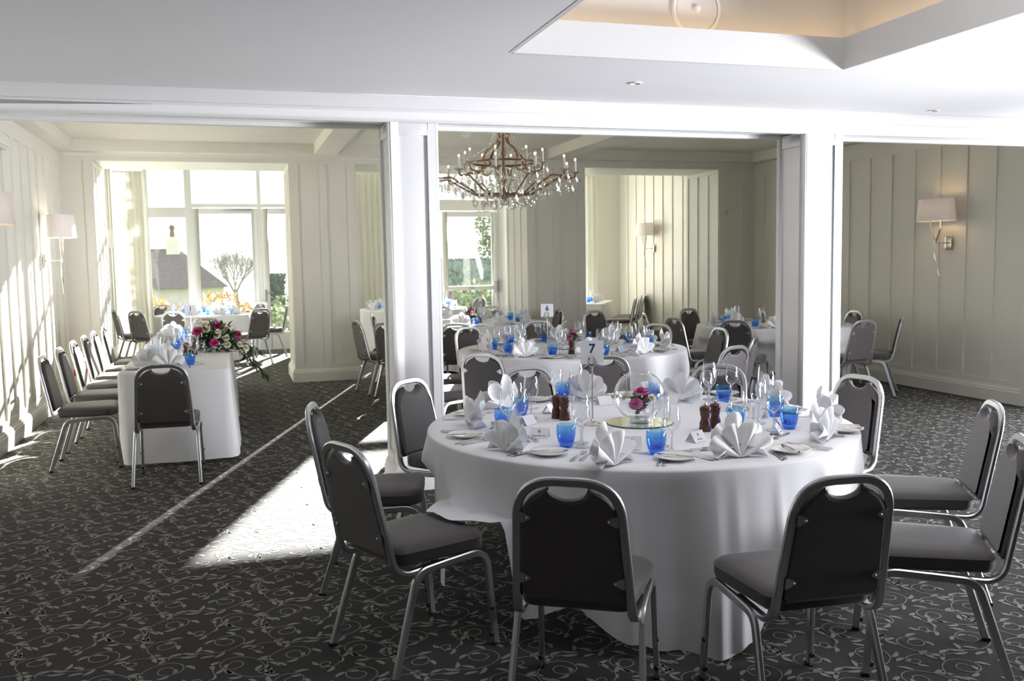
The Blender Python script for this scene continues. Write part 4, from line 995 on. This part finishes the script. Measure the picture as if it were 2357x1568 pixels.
ORD = {}
def setting(origin, inward_deg, place, table, what, rnd, over={}, zt=ZT):
    """lay one place: origin on the table edge, inward direction, items named in `what`"""
    a = R(inward_deg); n = Vector((math.cos(a), math.sin(a))); r = Vector((n.y, -n.x)); rz = a-PI/2
    def at(u, v, ju=.004): 
        p = Vector(origin)+r*(u+rnd.uniform(-ju, ju))+n*(v+rnd.uniform(-ju, ju)); return (p.x, p.y, zt+.0015)
    where = f'at the {place} of {table}'
    jj = rnd.uniform(-.05, .05)
    for w in what:
        ov = over.get(w)
        def pos(u, v): 
            return (*ov[0], zt+.0015) if ov and ov[0] else at(u, v)
        dz = R(ov[1]) if ov and len(ov) > 1 else 0
        sc = ov[2] if ov and len(ov) > 2 else None
        j = jj
        if w == 'napkin': put(NAPS[rnd.randrange(3)], pos(0, .18), rz+dz+rnd.uniform(-.12,.12), f'fan folded napkin {where}', f'napkins on {table}', scale=sc or rnd.uniform(.92,1.05))
        elif w == 'plate': put(PLATE, pos(-.30, .235), 0, f'white side plate {where}', f'side plates on {table}')
        elif w == 'butter': p = pos(-.29, .225); put(KNIFE, (p[0], p[1], zt+.0150), rz+rnd.uniform(-.9,.3)+dz, f'butter knife on the plate {where}', f'butter knives on {table}', scale=.78)
        elif w == 'fork1': put(FORK, pos(-.196, .20), rz+j+dz, f'outer fork {where}', f'forks on {table}')
        elif w == 'fork2': put(FORK, pos(-.166, .205), rz+j+dz, f'inner fork {where}', f'forks on {table}')
        elif w == 'knife1': put(KNIFE, pos(.166, .20), rz+j+dz, f'inner knife {where}', f'knives on {table}')
        elif w == 'knife2': put(KNIFE, pos(.193, .205), rz+j+dz, f'outer knife {where}', f'knives on {table}')
        elif w == 'spoon': put(SPOON, pos(.02, .365), rz+R(86)+j+dz, f'dessert spoon {where}', f'dessert spoons on {table}', scale=.9)
        elif w == 'dfork': put(FORK, pos(-.01, .405), rz-R(93)+j+dz, f'dessert fork {where}', f'dessert forks on {table}', scale=.8)
        elif w == 'tumbler': put(TUM, pos(.168, .355), rnd.uniform(0,6), f'cobalt blue tumbler {where}', f'blue tumblers on {table}')
        elif w == 'wine1': put(WGS, pos(.245, .415), rnd.uniform(0,6), f'smaller wine glass {where}', f'wine glasses on {table}')
        elif w == 'wine2': put(WGL, pos(.165, .50), rnd.uniform(0,6), f'taller wine glass {where}', f'wine glasses on {table}')
        elif w == 'card': 
            pr = ov[3] if ov and len(ov) > 3 else rnd.choice([CARDM_, CARDM_, CARDN, CARDN2]); put(pr, pos(.03, .50), rz+rnd.uniform(-.25,.25)+dz, f'folded white place card {where}', f'place cards on {table}')
def clock(deg):
    h = (3-(deg+17)/30) % 12; hh = round(h*2)/2; H = int(hh) or 12
    N = ['','one','two','three','four','five','six','seven','eight','nine','ten','eleven','twelve']
    return (N[H]+" o'clock place") if hh == int(hh) else ('half past '+N[H]+' place')
FULL = ['napkin','plate','butter','fork1','fork2','knife1','knife2','spoon','dfork','tumbler','wine1','wine2','card']
MID = ['napkin','plate','fork1','knife1','tumbler','wine1','wine2']
def lay(c, r, places, table, what, seed, over={}):
    rnd = random.Random(seed)
    for i, a in enumerate(places):
        setting((c[0]+r*math.cos(R(a)), c[1]+r*math.sin(R(a))), a+180, clock(a), table, what if not isinstance(what, dict) else what.get(i, what[None]), rnd, over.get(i, {}))
# --- table 7: measured places
P7 = [-119.6,-89,-54,-22,12,46,88,125,163,-158]
lay(T7, 1.115, P7, 'table seven', FULL, 21, {
 0: {'napkin': ((1.48,3.43), 62, 1.0), 'tumbler': ((1.735,3.58),), 'wine1': ((1.82,3.60),), 'wine2': ((1.83,3.72),), 'plate': ((1.30,3.74),), 'butter': ((1.30,3.74), -40), 'card': ((1.70,3.76), 0, None, CARDN2), 'fork1': ((1.405,3.655), -8), 'fork2': ((1.445,3.65), -8)},
 1: {'napkin': ((2.03,3.375), 0, 1.06), 'plate': ((1.762,3.455),), 'butter': ((1.767,3.455), 25), 'tumbler': ((2.375,4.00),), 'wine1': ((2.33,3.91),), 'wine2': ((2.445,3.955),), 'card': ((2.03,3.77), 12, None, CARDN2), 'knife1': ((2.19,3.36), -18), 'knife2': ((2.215,3.375), -18), 'fork1': ((1.868,3.47), 14), 'fork2': ((1.894,3.476), 14)},
 2: {'napkin': ((2.59,3.555), 0, 1.02), 'plate': ((2.29,3.41),), 'butter': ((2.29,3.41),), 'fork1': ((2.40,3.455), 0), 'fork2': ((2.427,3.468), 0), 'tumbler': ((2.60,3.88),), 'wine1': ((2.50,3.86),), 'wine2': ((2.54,4.06),), 'card': ((2.46,3.78), 10, None, CARDN2)},
 3: {'napkin': ((2.94,4.00), 0, 1.0), 'tumbler': ((2.735,4.21),), 'plate': ((2.80,3.72),), 'butter': ((2.80,3.72),), 'fork1': ((2.845,3.83),), 'fork2': ((2.862,3.856),), 'wine1': ((2.825,4.42),), 'wine2': ((2.76,4.33),), 'card': ((2.62,4.2), 50, None, CARDM_)},
 4: {'napkin': ((2.955,4.555), 0, 1.0), 'plate': ((2.885,4.285),), 'butter': ((2.885,4.285),), 'fork1': ((2.93,4.385),), 'fork2': ((2.935,4.415),), 'wine1': ((2.82,4.80),), 'wine2': ((2.70,4.86),), 'tumbler': ((2.72,4.72),)},
 5: {'napkin': ((2.56,4.93), 10, .98), 'plate': ((2.88,4.99),), 'butter': ((2.88,4.99), 0), 'wine1': ((2.54,4.60),), 'wine2': ((2.61,4.69),), 'card': ((2.42,4.80),0,None,CARDM_)},
 6: {'napkin': ((2.06,5.23), -30, 1.0), 'tumbler': ((1.90,5.205),), 'wine1': ((1.83,5.12),), 'wine2': ((1.955,5.115),), 'card': ((2.06,4.94),0,None,CARDM_)},
 7: {'napkin': ((1.45,5.08), -10, 1.1), 'wine1': ((1.43,4.64),), 'wine2': ((1.52,4.66),), 'card': ((1.66,4.78), 25, None, CARDM_), 'tumbler': ((1.50,4.78),)},
 8: {'napkin': ((1.14,4.52), 8, 1.05), 'tumbler': ((1.29,4.42),), 'wine1': ((1.33,4.27),), 'wine2': ((1.255,4.215),), 'card': ((1.44,4.48), -25, None, CARDM_)},
 9: {'napkin': ((1.13,3.86), 0, .92), 'tumbler': ((1.425,3.865),), 'wine1': ((1.49,3.83),), 'wine2': ((1.52,3.925),), 'card': ((1.385,4.12), 38, None, CARDN), 'spoon': ((1.31,4.12), -25), 'dfork': ((1.34,4.09), -25)}})
# --- table 6
P6 = [-137,-101,-65,-24,8,44,78,112,148,-174]
lay(T6, 1.085, P6, 'table six', FULL, 33, {0: {'napkin': (None, 60, .95)}, 5: {'napkin': (None, 50, .95)}})
# --- the other tables
lay(T5, .98, [-115,-76,-37,2,62,105], 'table five', MID, 41, {5: {'wine2': ((3.10,12.90),)}, 4: {'wine2': ((3.45,12.75),)}})
lay(T8, .95, [-160,-120,-80,-40,148,107,20], 'the table behind the right pillar', MID, 43)
lay(TW, .80, [-100,-65,-25,30,70,110,150,-150], 'the left bay table', ['napkin','tumbler','wine1','wine2'], 45)
lay(TM, 1.0, [-60,-20,20,60,130], 'the bay table behind table five', ['napkin','tumbler','wine1'], 47)
lay(TM, 1.0, [165,200], 'the bay table behind table five', ['napkin','wine1'], 48)
rnd = random.Random(51)
for k, y in enumerate([8.42, 9.16, 9.90, 10.60, 11.27, 11.90]):
    setting((HX0, y), 0, ['first','second','third','fourth','fifth','sixth'][k]+' wall side place', 'the head table', MID if k else MID+['butter','spoon'], rnd, {'napkin': ((HX0+.19, y-.02), -70 if k else -65, 1.0), 'plate': ((HX0+.13, y+.30),), **({'wine2': ((-.54,9.82),)} if k == 2 else {}), **({'wine2': ((-.58,8.62),), 'wine1': ((-.66,8.58),), 'tumbler': ((-.62,8.71),)} if k == 0 else {})})
setting((-.52, HY0), 90, 'near end place', 'the head table', MID+['butter'], rnd, {'napkin': ((-.53,8.24), 0, 1.0), 'tumbler': ((-.36,8.30),), 'wine1': ((-.27,8.36),), 'wine2': ((-.33,8.52),), 'plate': ((-.80,8.14),)})
for k, (u, v) in enumerate([(-.2,-.62),(-.2,-.2),(-.2,.2)]):
    p = rot @ Vector((-u, v)); setting((AC[0]+(rot @ Vector((.38, v))).x, AC[1]+(rot @ Vector((.38, v))).y), 150, ['nearest','middle','far'][k]+' place', 'the right alcove table', ['napkin','tumbler','wine1'], rnd)

# --- mills, signs, flower bowls
for (x, y), lab in [((1.665,4.535),'dark wooden mill in the pair beside the sign seven, nearer one'), ((1.645,4.60),'dark wooden mill in the pair beside the sign seven, rear one'), ((2.19,3.975),'left mill of the wooden pair right of the flower bowl'), ((2.275,4.03),'right mill of the wooden pair right of the flower bowl'),
   ((2.90,7.70),'left mill of the wooden pair on table six'), ((2.985,7.70),'right mill of the wooden pair on table six'), ((3.24,12.16),'dark mill beside the flowers on table five'), ((6.50,10.30),'dark mill on the table behind the right pillar'), ((-.43,9.16),'mill nearest us on the head table'), ((-.36,9.21),'second mill on the head table')]:
    put(MILL, (x, y, ZT+.001), random.uniform(0,6), lab, 'wooden pepper and salt mills')
sign((1.75,4.35,ZT+.001), '7', R(-22), 'table number stand holding a card printed seven')
sign((2.83,8.15,ZT+.001), '6', R(-16), 'table number stand holding a card printed six')
sign((2.98,12.75,ZT+.001), '5', R(-50), 'table number stand holding a card printed five')
sign((-.42,10.25,ZT+.001), '1', R(24), 'table number stand with a shaded card on the head table')

def petal_rose(mb, c, r, rnd, dirn=Vector((0,0,1))):
    q = Vector((0,0,1)).rotation_difference(dirn).to_matrix().to_4x4(); M = Matrix.Translation(c) @ q
    for layer, (k, rr, op, h) in enumerate([(3,.30,.15,.62),(4,.55,.35,.60),(5,.80,.62,.50),(6,1.0,.95,.36)]):
        for i in range(k):
            a = 2*PI*i/k+layer*.7+rnd.uniform(-.15,.15); rows = []
            for u in range(5):
                t = u/4; row = []
                for w in range(5):
                    s = (w-2)/2; ang = a+s*.95*PI/k*1.35; rad = r*(rr*(.35+.65*t**.6)+(.14*t*t if t > .7 else 0))*(1-.10*s*s); z = r*(h*1.5*t-op*.35*t*t*1.2-.25*s*s*t)
                    row.append(M @ Vector((rad*math.cos(ang), rad*math.sin(ang), z)))
                rows.append(row)
            mb.loft(rows, False)
    return mb
def leaf_mb(mb, p, d, l, w, rnd, curl=.3):
    d = d.normalized(); s = d.cross(Vector((rnd.uniform(-.4,.4), rnd.uniform(-.4,.4), 1))).normalized(); n = s.cross(d).normalized(); rows = []
    for k in range(5):
        t = k/4; c = p+d*l*t-n*curl*l*t*t*.5; ww = w*math.sin(PI*min(.97, .06+t*.94)); rows.append([c-s*ww+n*.12*ww, c-n*.1*ww, c+s*ww+n*.12*ww])
    return mb.loft(rows, False)
def bowl_arrangement(loc, s, table, seed, detail=True):
    rnd = random.Random(seed)
    mp = thing('mirror_plate', f'round mirror plate under the glass bowl on {table}', 'mirror plate', loc)
    obj('mirror_face', MB().disc(.172*s, .0065, 48), MIRROR, mp, sm=0); obj('edge', MB().lathe([(0,.001),(.170*s,.001),(.175*s,.0035),(.172*s,.0064)], 48), MIRE, mp)
    z = loc[2]+.008
    b = thing('glass_fish_bowl', f'clear round glass bowl standing on the mirror plate on {table}', 'bowl', (loc[0], loc[1], z)); Rb = .132*s
    prof = [(.0,.004),(.052*s,.004),(.058*s,.001),(.060*s,.010),(.055*s,.020)]
    for k in range(1, 15):
        a = R(25+k*9.3); prof.append((Rb*math.sin(a)*1.0, .135*s-Rb*math.cos(a)*.98))
    prof.append((prof[-1][0]*.97, prof[-1][1]+.008)); obj('bowl_wall', MB().lathe(prof, 48), GLASS, b, sm=60)
    obj('thick_base', MB().lathe([(0,.003),(.056*s,.003),(.059*s,.012),(.054*s,.024),(.030*s,.028),(0,.028)], 32), STEMG, b, sm=60)
    f = thing('flower_arrangement', f'pink roses and ivory blooms inside the glass bowl on {table}', 'flowers', (loc[0], loc[1], z+.042*s))
    m = MB()
    for k in range(190 if detail else 90):
        a = rnd.uniform(0, 2*PI); zz = rnd.uniform(.008,.080)*s; q = rnd.uniform(.0,.012*s+.52*zz); p = Vector((q*math.cos(a), q*math.sin(a), zz)); d = Vector((math.cos(a)*rnd.uniform(.2,1), math.sin(a)*rnd.uniform(.2,1), rnd.uniform(-.2,.9)))
        leaf_mb(m, p, d, rnd.uniform(.022,.034)*s, rnd.uniform(.008,.013)*s, rnd)
    obj('foliage', m, LEAF2, f, sm=40)
    for (x, y, zz, rr, mt) in [(-.048,-.062,.058,.033,ROSE),(.005,-.01,.108,.037,ROSE),(.062,.03,.07,.027,ROSE),(-.062,.02,.085,.028,IVORY),(.045,-.055,.082,.024,IVORY),(.020,.06,.09,.026,IVORY)]:
        d = Vector((x*6, y*6, .55)).normalized(); obj('rose' if mt is ROSE else 'ivory_bloom', petal_rose(MB(), Vector((x*s, y*s, zz*s)), rr*s, rnd, d), mt, f, sm=50)
    m = MB(); 
    for k in range(70):
        a = rnd.uniform(0,2*PI); b2 = rnd.uniform(0,1.4); d = Vector((math.sin(b2)*math.cos(a), math.sin(b2)*math.sin(a), math.cos(b2))); c = Vector((.012*s,-.058*s,.062*s)); m.tube([c, c+d*.022*s], .0012, 4)
    obj('thistle', m, THIST, f)
bowl_arrangement((1.99,4.30,ZT+.001), 1.0, 'table seven', 5)
bowl_arrangement((3.10,8.22,ZT+.001), 1.0, 'table six', 6)
# low flower bunch on table 5
def low_flowers(loc, s, label, seed, rx, ry, rz_, spray, nroses, shape=None):
    rnd = random.Random(seed); f = thing('flower_arrangement', label, 'flowers', loc); m = MB()
    def inside(): 
        a = rnd.uniform(0, 2*PI); e = math.acos(rnd.uniform(0, 1)); return Vector((rx*math.sin(e)*math.cos(a), ry*math.sin(e)*math.sin(a), rz_*math.cos(e)))
    for k in range(int(620*s)):
        p = inside(); q = rnd.uniform(.35,1); d = Vector((p.x/rx, p.y/ry, p.z/rz_*.8+.1))+Vector((rnd.uniform(-.5,.5), rnd.uniform(-.5,.5), rnd.uniform(-.4,.4)))
        leaf_mb(m, p*q+Vector((0,0,.01)), d, rnd.uniform(.05,.09), rnd.uniform(.010,.018), rnd)
    for p0, d0, n in spray:
        for k in range(n):
            t = k/n; p = Vector(p0)+Vector(d0)*t+Vector((0,0,-.10*t*t))+Vector((rnd.uniform(-.03,.03), rnd.uniform(-.04,.04), rnd.uniform(-.03,.03)))*(1-.5*t); d = Vector(d0).normalized()+Vector((rnd.uniform(-.6,.6), rnd.uniform(-.6,.6), rnd.uniform(-.7,.3)))
            leaf_mb(m, p, d, rnd.uniform(.05,.11), rnd.uniform(.007,.013), rnd)
    ex = HX1+.10-loc[0] if spray else 9
    m.v = [(x, y, max(z, .006)) if x < ex and z < .006 else (x, y, z) for x, y, z in m.v]
    obj('foliage', m, LEAF, f, sm=40)
    for (x, y, z, r, mt) in nroses:
        d = Vector((x*2.0, y*2.0-.6, .55+z)).normalized(); obj('rose' if mt is ROSE2 else 'ivory_bloom', petal_rose(MB(), Vector((x, y, z)), r, rnd, d), mt, f, sm=50)
    m = MB()
    for c in [(-.05,-.12,.12),(.10,-.10,.13),(.16,0,.14),(-.15,-.05,.10)]:
        c = Vector(c)*min(1, s)
        for k in range(40):
            a = rnd.uniform(0,2*PI); b2 = rnd.uniform(0,1.5); d = Vector((math.sin(b2)*math.cos(a), math.sin(b2)*math.sin(a)-.3, math.cos(b2))).normalized(); m.tube([c, c+d*.035], .0016, 4)
    obj('thistle', m, THIST, f); return f
low_flowers((-.16,9.62,ZT+.002), 1.0, 'trailing arrangement of magenta roses and white blooms on the head table', 8, .26, .30, .24,
   [((.16,-.05,.05),(.30,-.05,-.24),90), ((.10,.05,.10),(.34,.10,-.08),60), ((-.12,-.12,.05),(-.16,-.10,.02),30), ((0,0,.16),(.02,-.02,.12),16), ((.05,-.15,.03),(.10,-.16,-.02),30)],
   [(-.17,-.10,.20,.048,ROSE2),(.01,-.06,.245,.044,ROSE2),(.20,-.06,.15,.042,ROSE2),(-.02,-.27,.095,.042,ROSE2),(-.09,-.10,.215,.040,IVORY),(-.11,-.02,.255,.036,IVORY),(-.03,-.03,.235,.038,IVORY),(.10,-.05,.215,.034,IVORY),(.01,-.20,.16,.034,IVORY),(.09,-.20,.135,.034,IVORY),(.10,-.26,.07,.034,IVORY),(.02,-.14,.19,.03,IVORY),(.17,-.02,.18,.028,IVORY),(.22,-.15,.06,.03,IVORY),(.28,-.10,.02,.03,IVORY),(.06,-.10,.19,.028,IVORY)])
low_flowers((3.19,12.35,ZT+.002), .4, 'low bunch of magenta and ivory flowers on table five', 12, .12, .12, .16, [], [(-.08,-.08,.10,.032,ROSE2),(.07,-.07,.11,.032,ROSE2),(-.02,-.06,.16,.032,ROSE2),(.03,-.10,.10,.026,IVORY),(-.03,-.11,.12,.026,IVORY)])

# ------------------------------------------------------------------ light, world, camera
def area(name, loc, tgt, sx, sy, power, col=(1,1,1)):
    l = bpy.data.lights.new(name, 'AREA'); l.shape = 'RECTANGLE'; l.size = sx; l.size_y = sy; l.energy = power; l.color = col
    o = bpy.data.objects.new(name, l); C.objects.link(o); o.location = loc; o.rotation_euler = (Vector(tgt)-Vector(loc)).to_track_quat('-Z', 'Y').to_euler(); return o
sun = bpy.data.lights.new('sun', 'SUN'); sun.energy = 80; sun.angle = R(.53); sun.color = (1,.975,.93)
so = bpy.data.objects.new('sun', sun); C.objects.link(so)
to_sun = Vector((.317*math.cos(R(17.93)), .948*math.cos(R(17.93)), math.sin(R(17.93))))
so.rotation_euler = to_sun.to_track_quat('Z', 'Y').to_euler(); so.location = (8, 30, 12)
area('patio_daylight', (XR+.15, 5.5, 1.75), (2.6, 4.4, .3), 2.8, 1.6, 170, (.88,.92,1.0))
area('lantern_fill', ((SKX0+SKX1)/2, 3.0, 3.72), ((SKX0+SKX1)/2, 3.3, 0), 1.7, 3.4, 72, (.93,.95,1.0))  # fill lamp added under the closed lantern top for light from above
kl = area('right_key_light', (7.3, 2.4, .75), (2.4, 5.2, 1.75), 1.5, 1.2, 150, (.92,.94,1.0)); kl.data.spread = R(76)  # key lamp added inside the room; brightens table, pillars and beam
for i, (x0, x1) in enumerate([(-1.4,1.6),(3.45,5.25),(5.65,7.05)]):
    p = area('window_portal', ((x0+x1)/2, YW+.2, 2.4), ((x0+x1)/2, 0, 2.4), x1-x0, 4.6, 1); p.data.cycles.is_portal = True
w = bpy.data.worlds.new('bright_sky'); bpy.context.scene.world = w; w.use_nodes = True
N = w.node_tree.nodes; L = w.node_tree.links; bg = N['Background']
tc = N.new('ShaderNodeTexCoord'); sp = N.new('ShaderNodeSeparateXYZ'); L.new(tc.outputs['Generated'], sp.inputs[0])
cr = N.new('ShaderNodeValToRGB'); cr.color_ramp.elements[0].position = .0; cr.color_ramp.elements[0].color = (.80,.80,.78,1); cr.color_ramp.elements[1].position = .5; cr.color_ramp.elements[1].color = (.90,.95,1,1)
L.new(sp.outputs['Z'], cr.inputs[0]); L.new(cr.outputs[0], bg.inputs[0]); bg.inputs[1].default_value = 2.3

cam = bpy.data.cameras.new('camera'); co = bpy.data.objects.new('camera', cam); C.objects.link(co)
cam.sensor_width = 36; cam.lens = 2115/2357*36; cam.clip_start = .05; cam.clip_end = 400
yaw, pit, roll = .2954, .0873, -.0165
fw = Vector((math.sin(yaw)*math.cos(pit), math.cos(yaw)*math.cos(pit), -math.sin(pit))); rt = Vector((math.cos(yaw), -math.sin(yaw), 0)); up = rt.cross(fw)
r = rt*math.cos(roll)+up*math.sin(roll); u = r.cross(fw)
M = Matrix((( r.x, u.x, -fw.x, 0), (r.y, u.y, -fw.y, 0), (r.z, u.z, -fw.z, 1.62), (0,0,0,1))); co.matrix_world = M
cam.dof.use_dof = True; cam.dof.focus_distance = 4.6; cam.dof.aperture_fstop = 5.0
sc = bpy.context.scene; sc.camera = co
sc.view_settings.view_transform = 'Standard'; sc.view_settings.look = 'None'; sc.view_settings.exposure = 0; sc.view_settings.gamma = 1
cy = sc.cycles; cy.max_bounces = 10; cy.diffuse_bounces = 5; cy.glossy_bounces = 4; cy.transmission_bounces = 6; cy.transparent_max_bounces = 24
cy.sample_clamp_indirect = 6; cy.caustics_reflective = False; cy.caustics_refractive = False; cy.use_denoising = True
